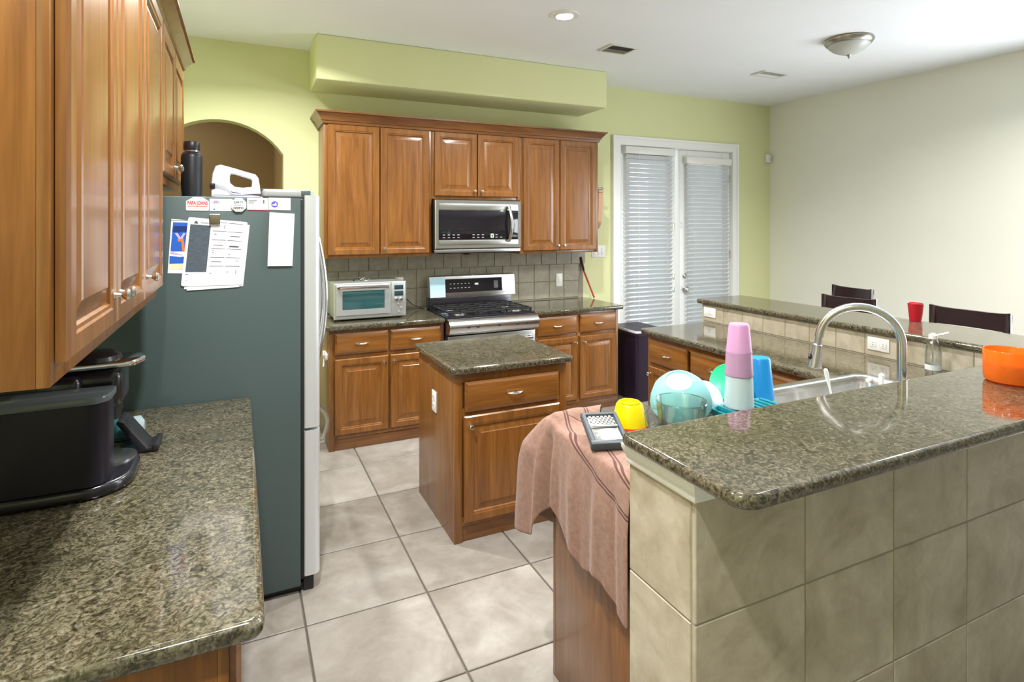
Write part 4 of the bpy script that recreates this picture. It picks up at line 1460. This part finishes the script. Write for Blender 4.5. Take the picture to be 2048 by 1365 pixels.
sp = T.add('spray_head', bm_lathe([(0, 0), (.0135, 0), (.0135, .03), (.0175, .034), (.0185, .06), (.026, .115), (.027, .125), (.022, .128), (0, .128)], tuple(e), tuple(d2_), 18), STEELB)
T.add('spray_collar', bm_lathe([(.0142, .0), (.0142, .006), (.0136, .006)], tuple(e + d2_ * .030), tuple(d2_), 18), BLACKP, parent=sp)
bt = e + d2_ * .085 + un * .020 - Vector((un.y, -un.x, 0)) * .006
T.add('spray_button', bm_lathe([(0, 0), (.013, 0), (.011, .007), (0, .009)], tuple(bt), tuple(un), 14), BLACKP, parent=sp)
T.add('lever', bm_tube([(fx + .02, fy, ZC + .045), (fx + .05, fy, ZC + .05), (fx + .10, fy + .01, ZC + .085)], [.011, .008, .006], 8), STEELB)

for label, p0, p1, r in (('thin white handled dish brush standing in the sink under the spray head', (2.40, 1.70, ZC - .17), (2.36, 1.735, ZC + .085), .008), ('white spoon handle standing at the back of the sink', (2.56, 1.62, ZC - .17), (2.54, 1.60, ZC + .075), .010)):
    T = Thing('dish_brush', label, 'brush', p0)
    a, b = Vector(p0), Vector(p1)
    T.add('handle', bm_tube([a, a.lerp(b, .7), a.lerp(b, .9), b, b + Vector((0, 0, .006))], [r * .6, r * .6, r * 1.2, r * 1.1, r * .4], 8), WHITEP)
    T.add('head', bm_lathe([(0, 0), (.02, .004), (.022, .02), (.01, .03), (0, .03)], tuple(a - Vector((0, 0, .004))), n=12), WHITEP)

T = Thing('soap_bottle', 'clear soap bottle with an open white flip cap behind the bar', 'bottle', (3.085, 1.69, ZC))
sx, sy = 3.085, 1.69
bt_ = T.add('bottle', bm_lathe([(0, .001), (.030, .001), (.034, .008), (.034, .10), (.031, .125), (.022, .155), (.016, .165), (.0155, .172)], (sx, sy, ZC), n=24), thin_glass('soap_bottle_plastic', (.90, .93, .93), .35, .08))
T.add('cap', bm_lathe([(0, .170), (.019, .170), (.019, .188), (.012, .193), (.006, .198), (0, .199)], (sx, sy, ZC), n=20), WHITEP)
T.add('flip_lid', bm_tube([(sx + .012, sy - .012, ZC + .190), (sx + .030, sy - .030, ZC + .196), (sx + .045, sy - .045, ZC + .204)], [.006, .010, .008], 8, flat=.45), WHITEP)
T.add('label', bm_lathe([(.0345, .02), (.0345, .045)], (sx, sy, ZC), n=24), plain('bottle_label_white', (.7, .74, .76), .5))

# ------------------------------------------------------------------ drying dishes on the near arm of the peninsula
T = Thing('dish_rack', 'teal drying tray under the stacked cups', 'tray', (1.78, 1.62, ZC))
TEAL = plain('teal_tray_plastic', (.012, .24, .30), .35)
t = B()
R0 = []
for ins, z in ((.004, ZC + .001), (0, ZC + .006), (-.006, ZC + .034), (-.003, ZC + .037), (.004, ZC + .034), (.010, ZC + .010)):
    pl = round_poly([(1.62 + ins, 1.42 + ins), (1.895 - ins, 1.42 + ins), (1.895 - ins, 1.675 - ins), (1.62 + ins, 1.675 - ins)], .03, 4)
    R0.append([t.verts.new((x, y, z)) for x, y in pl])
for a, b in zip(R0, R0[1:]):
    n = len(a)
    for k in range(n):
        t.faces.new((a[k], a[(k + 1) % n], b[(k + 1) % n], b[k]))
t.faces.new(R0[0][::-1])
t.faces.new(R0[-1])
bmesh.ops.recalc_face_normals(t, faces=t.faces[:])
T.add('tray', t, TEAL)
bm = B()
for k in range(8):
    bm_box(1.64 + .031 * k, 1.655 + .031 * k, 1.44, 1.655, ZC + .009, ZC + .046, .002, bm=bm)
T.add('ribs', bm, TEAL)


def cup(label, c, zb, h, r0, r1, m, group=None):
    """inverted tumbler, mouth down"""
    T = Thing('plastic_cup', label, 'cup', (c[0], c[1], zb), group)
    T.add('wall', bm_lathe([(r1 - .002, .0), (r1 + .001, 0), (r1 + .001, .006), (r1, .008), (r0, h - .006), (r0 - .004, h), (0, h), (0, h - .003), (r0 - .004, h - .003), (r1 - .003, .001)], (c[0], c[1], zb), n=32), m)
    return T


gp = 'upside down nested cups'
c = (1.705, 1.61)
cup('pale blue grey cup at the bottom of the nested stack', c, ZC + .047, .126, .0490, .0530, translucent('cup_pale_blue', (.58, .70, .72), (.6, .72, .75), .3, .35), gp)
cup('mauve cup in the middle of the nested stack', c, 1.078, .092, .0468, .0510, translucent('cup_mauve', (.55, .33, .52), (.6, .36, .55), .3, .35), gp)
cup('pink cup on top of the nested stack', c, 1.163, .108, .0370, .0460, translucent('cup_pink', (.80, .46, .74), (.85, .5, .8), .35, .35), gp)
cup('bright blue cup upside down beside the nested cups', (1.985, 1.76), ZC + .0005, .172, .040, .055, plain('cup_blue', (.01, .25, .62), .28))

# measuring jug
T = Thing('measuring_jug', 'clear glass measuring jug with handle among the drying dishes', 'jug', (1.305, 1.475, ZC))
jc = (1.305, 1.475, ZC + .0005)
T.add('bowl', bm_lathe([(0, 0), (.058, 0), (.064, .006), (.080, .150), (.084, .156), (.082, .160), (.077, .152), (.061, .010), (0, .008)], jc, n=32), CLEAR)
hd = Vector((-.88, .30, 0)).normalized()
j = Vector(jc)
T.add('handle', bm_tube([j + hd * .076 + Vector((0, 0, .135)), j + hd * .105 + Vector((0, 0, .140)), j + hd * .118 + Vector((0, 0, .12)), j + hd * .112 + Vector((0, 0, .07)), j + hd * .10 + Vector((0, 0, .045))], .008, 10, flat=.8), CLEAR)
T = Thing('bowl', 'small yellow bowl turned upside down beside the jug', 'bowl', (1.236, 1.655, ZC + .03))
YEL = plain('yellow_plastic', (.86, .66, .0), .3)
T.add('wall', bm_lathe([(.059, 0), (.0615, 0), (.060, .008), (.047, .066), (.041, .074), (.038, .074), (.037, .070), (0, .069)], (1.240, 1.665, ZC + .033), n=32), YEL)
T.add('foot_ring', bm_lathe([(.034, .070), (.036, .078), (.032, .078), (.031, .070)], (1.240, 1.665, ZC + .033), n=32), YEL)
T = Thing('bowl', 'red bowl beneath the yellow bowl', 'bowl', (1.24, 1.665, ZC))
T.add('wall', bm_lathe([(0, .014), (.04, .014), (.062, .014), (.066, .016), (.064, .032), (.050, .032), (0, .032)], (1.240, 1.665, ZC), n=28), plain('red_plastic', (.72, .07, .045), .35))
T = Thing('bowl', 'large light teal bowl leaning upside down behind the glass jug', 'bowl', (1.56, 1.72, ZC))
bm = bm_lathe([(.112, 0), (.115, .002), (.112, .02), (.098, .06), (.072, .092), (.055, .104), (.050, .108), (.047, .104), (0, .100)], (0, 0, 0), n=36)
xform(bm, Matrix.Translation((1.52, 1.72, ZC + .058)) @ Matrix.Rotation(math.radians(-30), 4, Vector((-.75, -.66, 0)).normalized().cross(Z)))
T.add('wall', bm, plain('light_teal_plastic', (.30, .66, .70), .35))


T = Thing('bowl', 'white bowl upside down between the teal bowl and the cups', 'bowl', (1.66, 1.74, ZC))
bm = bm_lathe([(.088, 0), (.091, .002), (.088, .02), (.076, .055), (.055, .080), (.044, .088), (.040, .091), (.037, .088), (0, .085)], (0, 0, 0), n=36)
xform(bm, Matrix.Translation((1.685, 1.79, ZC + .002)))
T.add('wall', bm, plain('white_bowl_plastic', (.78, .83, .86), .25))
T = Thing('plate', 'green plate leaning behind the white bowl', 'plate', (1.80, 1.82, ZC))
r = .075
T.add('plate', bm_lathe([(0, 0), (r * .6, 0), (r * .66, .003), (r * .98, .014), (r, .017), (r * .97, .019), (r * .64, .008), (0, .006)], (1.845, 1.800, ZC + .072), (-.80, -.25, .40), 36), plain('green_plate', (.02, .62, .28), .35))

# ------------------------------------------------------------------ cloth draped over the end of the near arm
mcl, nt, b = mat('brown_pink_cloth')
uv = nt.nodes.new('ShaderNodeUVMap')
uv.uv_map = 'UVMap'
sep = nt.nodes.new('ShaderNodeSeparateXYZ')
nt.links.new(uv.outputs[0], sep.inputs[0])


def mth(op, a, bb=None, cc=None):
    n = nt.nodes.new('ShaderNodeMath')
    n.operation = op
    for k, v in enumerate((a, bb, cc)):
        if v is None:
            continue
        if isinstance(v, (int, float)):
            n.inputs[k].default_value = v
        else:
            nt.links.new(v, n.inputs[k])
    return n.outputs[0]


lin = mth('SUBTRACT', sep.outputs[0], mth('MULTIPLY', sep.outputs[1], .33))
fac = None
for c0 in (-.556, -.545, -.470, -.459):
    s_ = mth('LESS_THAN', mth('ABSOLUTE', mth('SUBTRACT', lin, c0)), .0030)
    fac = s_ if fac is None else mth('MAXIMUM', fac, s_)
tc = nt.nodes.new('ShaderNodeTexCoord')
nz = noise(nt, tc.outputs['Object'], 60, 3, .6, 0)
basec = ramp(nt, nz, [(.3, (.25, .14, .105)), (.7, (.335, .20, .155))])
nt.links.new(mixc(nt, fac, basec, (.10, .04, .035)), b.inputs['Base Color'])
b.inputs['Roughness'].default_value = .95
b.inputs['Sheen Weight'].default_value = .12
bpn = nt.nodes.new('ShaderNodeBump')
bpn.inputs['Strength'].default_value = .25
bpn.inputs['Distance'].default_value = .002
nt.links.new(noise(nt, tc.outputs['Object'], 420, 2, .6, 0), bpn.inputs['Height'])
nt.links.new(bpn.outputs['Normal'], b.inputs['Normal'])

CX0, CYF = 1.020, 1.885       # worktop edges under the cloth
ct_ = B()
uvl = ct_.loops.layers.uv.new('UVMap')
NU, NT, NS = 96, 14, 26
uvco = {}
grid = []
# outline parameter: from the half wall along the end, round the corner, along the kitchen edge
L1, LC, L2 = CYF - 1.335 - .03, .05, .23
LT = L1 + LC + L2


def outline(s):
    if s < L1:
        return Vector((CX0, 1.335 + s)), Vector((-1, 0)), 0.0
    if s < L1 + LC:
        a = (s - L1) / LC * PI / 2
        c0 = Vector((CX0 + .03, CYF - .03))
        n_ = Vector((-math.cos(a), math.sin(a)))
        return c0 + n_ * .03, n_, (s - L1) / LC
    return Vector((CX0 + .03 + (s - L1 - LC), CYF)), Vector((0, 1)), 1.0


def drop(s):
    """length hanging below the worktop"""
    f = s / LT
    pts_ = [(0, .42), (.08, .40), (.18, .36), (.30, .385), (.42, .35), (.50, .31), (.56, .26), (.60, .30), (.64, .40), (.70, .43), (.78, .42), (.88, .37), (.95, .30), (1, .25)]
    for (a, va), (bq, vb) in zip(pts_, pts_[1:]):
        if a <= f <= bq:
            q = (f - a) / (bq - a)
            return va + (vb - va) * (3 * q * q - 2 * q ** 3)
    return .25


for iu in range(NU + 1):
    s = LT * iu / NU
    p, n_, cf = outline(s)
    inner = Vector((min(1.50, max(CX0 + .32, p.x + .30)), 1.345 + .40 * (s / LT))) if False else None
    col_ = []
    # top part, from the inner border out to the edge
    q_in = Vector((1.165 + .06 * math.sin(s * 9), min(p.y, CYF - .015))) if s < L1 else Vector((1.135 + .03 * (s - L1) / (LC + L2), CYF - .13))
    if s < L1:
        q_in = Vector((1.135 + .02 * math.sin(s * 9), 1.335 + s * .86))
    for it in range(NT):
        f = it / NT
        q = q_in.lerp(p, f)
        ridge = .038 * math.exp(-((q.y - (CYF - .055)) / .040) ** 2) * (1 if q.x > CX0 + .01 else .6)
        w = .004 * math.sin(q.x * 41 + q.y * 17) + .003 * math.sin(q.y * 53)
        z = ZC + .010 + ridge + max(0, w)
        col_.append((Vector((q.x, q.y, z)), (q.x - CX0, q.y)))
    D = drop(s)
    for is_ in range(NS + 1):
        f = is_ / NS
        dz = D * f
        rnd = .018
        ridge0 = .018 * math.exp(-((p.y - (CYF - .055)) / .05) ** 2)
        out = .010 + rnd * (1 - math.exp(-dz / .03)) * .6
        # gathered folds: shallow along the end, deep round the corner
        amp = .008 + .026 * math.exp(-((s - (L1 + LC * 1.1)) / .11) ** 2)
        ph = s * 46 + 1.1 * math.sin(s * 11)
        fold = amp * (math.sin(ph) + .35 * math.sin(2.3 * ph + 1.0)) * min(1, dz / .16)
        flare = .030 * math.exp(-((s - (L1 + LC * .8)) / .10) ** 2) * f ** .8
        bulge = .055 * math.exp(-((s - (L1 + .030)) / .040) ** 2) * min(1, dz / .10)
        crease = 1 - .92 * math.exp(-((s - (L1 - .055)) / .022) ** 2) * min(1, dz / .05)
        o_ = max(.007, (out + fold + flare + amp * .9 * min(1, dz / .16)) * crease + bulge)
        tx = Vector((-n_.y, n_.x))
        q = p + n_ * o_ + tx * (.012 * math.sin(ph * .5) * f * min(1, s / .1))
        z = ZC + .010 + ridge0 * math.exp(-dz / .03) - dz
        if q.y < 1.335:
            q.y = 1.335
        col_.append((Vector((q.x, q.y, z)), (-(dz), q.y)))
    grid.append([(ct_.verts.new(c_), u_) for c_, u_ in col_])
for a, b2 in zip(grid, grid[1:]):
    for k in range(len(a) - 1):
        quad = (a[k], a[k + 1], b2[k + 1], b2[k])
        f_ = ct_.faces.new([q[0] for q in quad])
        for lp, q in zip(f_.loops, quad):
            lp[uvl].uv = q[1]
bmesh.ops.recalc_face_normals(ct_, faces=ct_.faces[:])
cloth = single('cloth', ct_, mcl, 'brownish pink striped cloth draped over the end of the peninsula', 'cloth', ang=80)
md = cloth.modifiers.new('thick', 'SOLIDIFY')
md.thickness = .004
md.offset = 1
md2 = cloth.modifiers.new('smooth', 'SUBSURF')
md2.levels = 1
md2.render_levels = 1

# ------------------------------------------------------------------ grater
T = Thing('grater', 'black framed metal grater lying on the striped cloth', 'grater', (1.06, 1.58, ZC + .02))
GA = Vector((1.006, 1.548, ZC + .024))
gu = Vector((.950, -.31, 0)).normalized()
gv = Vector((.56, .78, .30)).normalized()
gv = (gv - gu * gv.dot(gu)).normalized()
gn = gu.cross(gv)
gw, gh = .125, .158
GM = Matrix((( gu.x, gv.x, gn.x, GA.x), (gu.y, gv.y, gn.y, GA.y), (gu.z, gv.z, gn.z, GA.z), (0, 0, 0, 1)))
DG = plain('dark_grey_plastic', (.06, .075, .09), .4)
fm = bm_rings((0, 0, 0), X, Y, Z, gw, gh, [(0, 0), (0, .016), (.004, .02), (.013, .02), (.016, .012)])
T.add('frame', xform(fm, GM), DG, ang=20)
T.add('foot_bar', xform(bm_box(-.002, gw + .002, -.006, .014, -.006, .022, .004), GM), DG)
pn = T.add('plate', xform(bm_box(.017, gw - .017, .020, gh - .017, .0125, .0145, .0005), GM), STEELB)
T.add('plate_rib', xform(bm_box(.017, gw - .017, gh * .50, gh * .50 + .012, .0145, .021, .003), GM), STEELB, parent=pn)
bm = B()
for r in range(5):
    for c_ in range(6):
        bm_lathe([(.0058, 0), (.005, .003), (.0025, .0045), (0, .0048)], (.026 + c_ * .0138 + (r % 2) * .006, gh * .60 + r * .010, .0145), n=7, bm=bm)
T.add('coarse_teeth', xform(bm, GM), STEELB, parent=pn)
bm = B()
for r in range(4):
    for c_ in range(16):
        bm_lathe([(.0020, 0), (.0014, .0016), (0, .002)], (.024 + c_ * .0052 + (r % 2) * .0026, .026 + r * .007, .0145), n=5, bm=bm)
T.add('fine_teeth', xform(bm, GM), STEELB, parent=pn)

# ------------------------------------------------------------------ things on the bar
T = Thing('candle', 'orange glass candle jar on the raised bar at right', 'candle', (2.52, 1.12, BZ))
cc = (2.525, 1.125, BZ + .0005)
T.add('jar', bm_lathe([(0, 0), (.066, 0), (.076, .006), (.079, .02), (.080, .112), (.078, .116), (.0755, .112), (.0745, .024), (0, .020)], cc, n=40), translucent('orange_glass', (.95, .27, .03), (1.0, .36, .05), .5, .12))
wx = T.add('wax', bm_lathe([(.0742, .024), (.0742, .070), (0, .070)], cc, n=40), translucent('orange_wax', (.95, .36, .10), (1, .4, .1), .3, .5))
for a in (.4, 2.5, 4.6):
    T.add('wick', bm_tube([(cc[0] + .03 * math.cos(a), cc[1] + .03 * math.sin(a), BZ + .070), (cc[0] + .031 * math.cos(a), cc[1] + .03 * math.sin(a), BZ + .083)], .0018, 6), BLACKP, parent=wx)
T = Thing('plastic_cup', 'red plastic party cup at the far edge of the bar', 'cup', (3.60, 2.065, BZ))
T.add('wall', bm_lathe([(0, .003), (.028, .003), (.030, 0), (.031, .002), (.040, .100), (.042, .103), (.040, .106), (.038, .102), (.029, .006), (0, .006)], (3.595, 2.065, BZ + .0005), n=28), plain('red_cup_plastic', (.62, .012, .03), .3))


# ------------------------------------------------------------------ bar stools behind the bar
def stool(x, y, rot, label, ht=1.135, w=.40):
    T = Thing('bar_stool', label, 'stool', (x, y, 0), 'dark bar stools behind the bar')
    T.o.rotation_euler = (0, 0, rot)
    T.loc = Vector((0, 0, 0))
    hw = w / 2
    # stool faces -x (towards the bar); back at +x
    T.box('seat', -.20, .20, -hw, hw, .70, .745, ESPRESSO, .01)
    for sy in (-1, 1):
        T.add('leg', bm_tube([(-.18, sy * (hw - .03), .70), (-.21, sy * (hw - .015), .0)], [.022, .016], 8), ESPRESSO)
        T.add('leg', bm_tube([(.20, sy * (hw - .015), .0), (.185, sy * (hw - .025), .70), (.19, sy * (hw - .022), .85), (.235, sy * (hw - .018), ht - .01)], [.017, .022, .02, .019], 8), ESPRESSO)
        T.box('stretcher', -.20, .19, sy * (hw - .022) - .01, sy * (hw - .022) + .01, .26, .29, ESPRESSO, .003)
    T.box('foot_rail', -.21, -.185, -hw + .03, hw - .03, .22, .25, ESPRESSO, .003)

    def rail(nm, z0, z1, sag, xo):
        t = B()
        n = 14
        R = []
        for k in range(n + 1):
            f = k / n
            yy = -hw + .0 + w * f
            bow = .035 * (1 - (2 * f - 1) ** 2)
            s_ = sag * (1 - (2 * f - 1) ** 4)
            ring = [t.verts.new((xo + bow + dx, yy, z)) for dx, z in ((-.012, z0), (.012, z0), (.014, z1 - s_), (-.010, z1 - s_))]
            R.append(ring)
        for a, b in zip(R, R[1:]):
            for k in range(4):
                t.faces.new((a[k], a[(k + 1) % 4], b[(k + 1) % 4], b[k]))
        t.faces.new(R[0][::-1])
        t.faces.new(R[-1])
        bmesh.ops.recalc_face_normals(t, faces=t.faces[:])
        T.add(nm, t, ESPRESSO, ang=30)
    rail('top_rail', ht - .115, ht, .014, .222)
    rail('back_slat', ht - .19, ht - .145, 0, .208)
    rail('back_slat', ht - .27, ht - .225, 0, .198)
    return T


stool(3.76, 1.985, 0, 'dark wooden bar stool beside the red cup', 1.135, .43)
stool(3.74, 2.70, math.radians(8), 'dark bar stool pushed close to the bar behind the faucet', 1.125, .38)
stool(4.33, 3.14, math.radians(-8), 'dark bar stool set back from the bar behind another stool', 1.13, .38)

# ------------------------------------------------------------------ ceiling fixtures
LENS = plain('can_light_lens', (1, 1, 1), .5, emit=(1.0, .95, .86), estr=26)
for k, (x, y, pw) in enumerate(CANS):
    T = Thing('recessed_light', 'lit recessed ceiling light above the range side of the kitchen' if k == 0 else 'unseen round recessed ceiling light placed to brighten the room', 'ceiling light', (x, y, CEIL), 'recessed ceiling lights')
    T.add('trim_ring', bm_lathe([(.058, -.012), (.062, -.004), (.095, -.006), (.098, -.001), (.098, 0), (.058, 0)], (x, y, CEIL - .0005), n=32), TRIMW)
    T.add('lens', bm_lathe([(0, -.006), (.057, -.006), (.057, -.003), (0, -.003)], (x, y, CEIL - .0005), n=24), LENS)
    lo = area_light('recessed_lamp', (0, 0, -.02), (0, 0, 0), .11, .11, pw, (1.0, .99, .965), 'DISK', math.radians(150))
    lo.parent = T.o

T = Thing('flush_light', 'frosted bowl ceiling light with a nickel rim in the dining area', 'ceiling light', (4.18, 2.88, CEIL))
fc = (4.18, 2.88, CEIL - .0005)
T.add('rim', bm_lathe([(0, 0), (.165, 0), (.170, -.010), (.168, -.022), (.150, -.045), (.142, -.048), (.140, -.040), (0, -.04)], fc, n=40), plain('brushed_nickel_rim', (.42, .41, .37), .3, 1.0))
T.add('bowl', bm_lathe([(.144, -.046), (.135, -.062), (.105, -.088), (.06, -.110), (.02, -.120), (0, -.121)], fc, n=40), translucent('frosted_glass', (.68, .70, .68), (.7, .7, .68), .2, .35))
T.add('finial', bm_lathe([(0, -.118), (.018, -.120), (.014, -.128), (.006, -.134), (.007, -.142), (0, -.150)], fc, n=16), plain('finial_nickel', (.42, .41, .37), .3, 1.0))


def vent(x, y, w, d, label, dark, rot):
    T = Thing('ceiling_vent', label, 'vent', (x, y, CEIL), 'ceiling air vents')
    T.o.rotation_euler = (0, 0, rot)
    T.loc = Vector((0, 0, CEIL))
    m = plain('vent_paint', (.70, .70, .67), .5)
    z0 = CEIL - .010
    T.add('duct', bm_box(-w / 2 + .02, w / 2 - .02, -d / 2 + .02, d / 2 - .02, CEIL - .0015, CEIL - .0006), dark)
    for a in ((-w / 2, w / 2, -d / 2, -d / 2 + .022), (-w / 2, w / 2, d / 2 - .022, d / 2), (-w / 2, -w / 2 + .022, -d / 2 + .022, d / 2 - .022), (w / 2 - .022, w / 2, -d / 2 + .022, d / 2 - .022)):
        T.box('frame', a[0], a[1], a[2], a[3], z0, CEIL - .0005, m, .002)
    n = 9
    for k in range(n):
        yy = -d / 2 + .028 + (d - .056) * (k + .5) / n
        sl = bm_box(-w / 2 + .022, w / 2 - .022, -.007, .007, -.0006, .0006)
        xform(sl, Matrix.Translation((0, yy, CEIL - .007)) @ Matrix.Rotation(math.radians(40 if k < n / 2 else -40), 4, 'X'))
        T.add('louvre', sl, m if dark is not DARKGAP else plain('dark_louvre', (.16, .15, .11), .5))


vent(2.74, 3.83, .26, .20, 'dark slotted ceiling vent near the lit recessed light', DARKGAP, 0)
vent(4.49, 3.87, .32, .17, 'pale slotted ceiling vent near the bowl ceiling light', plain('vent_grey', (.3, .3, .27), .8), 0)

# ground outside the patio doors
struct('ground', bm_box(-4, 14, 5.2, 16, -.3, -.15), plain('pale_patio', (.55, .54, .50), .9), 'pale patio slab outside the doors', 'ground')
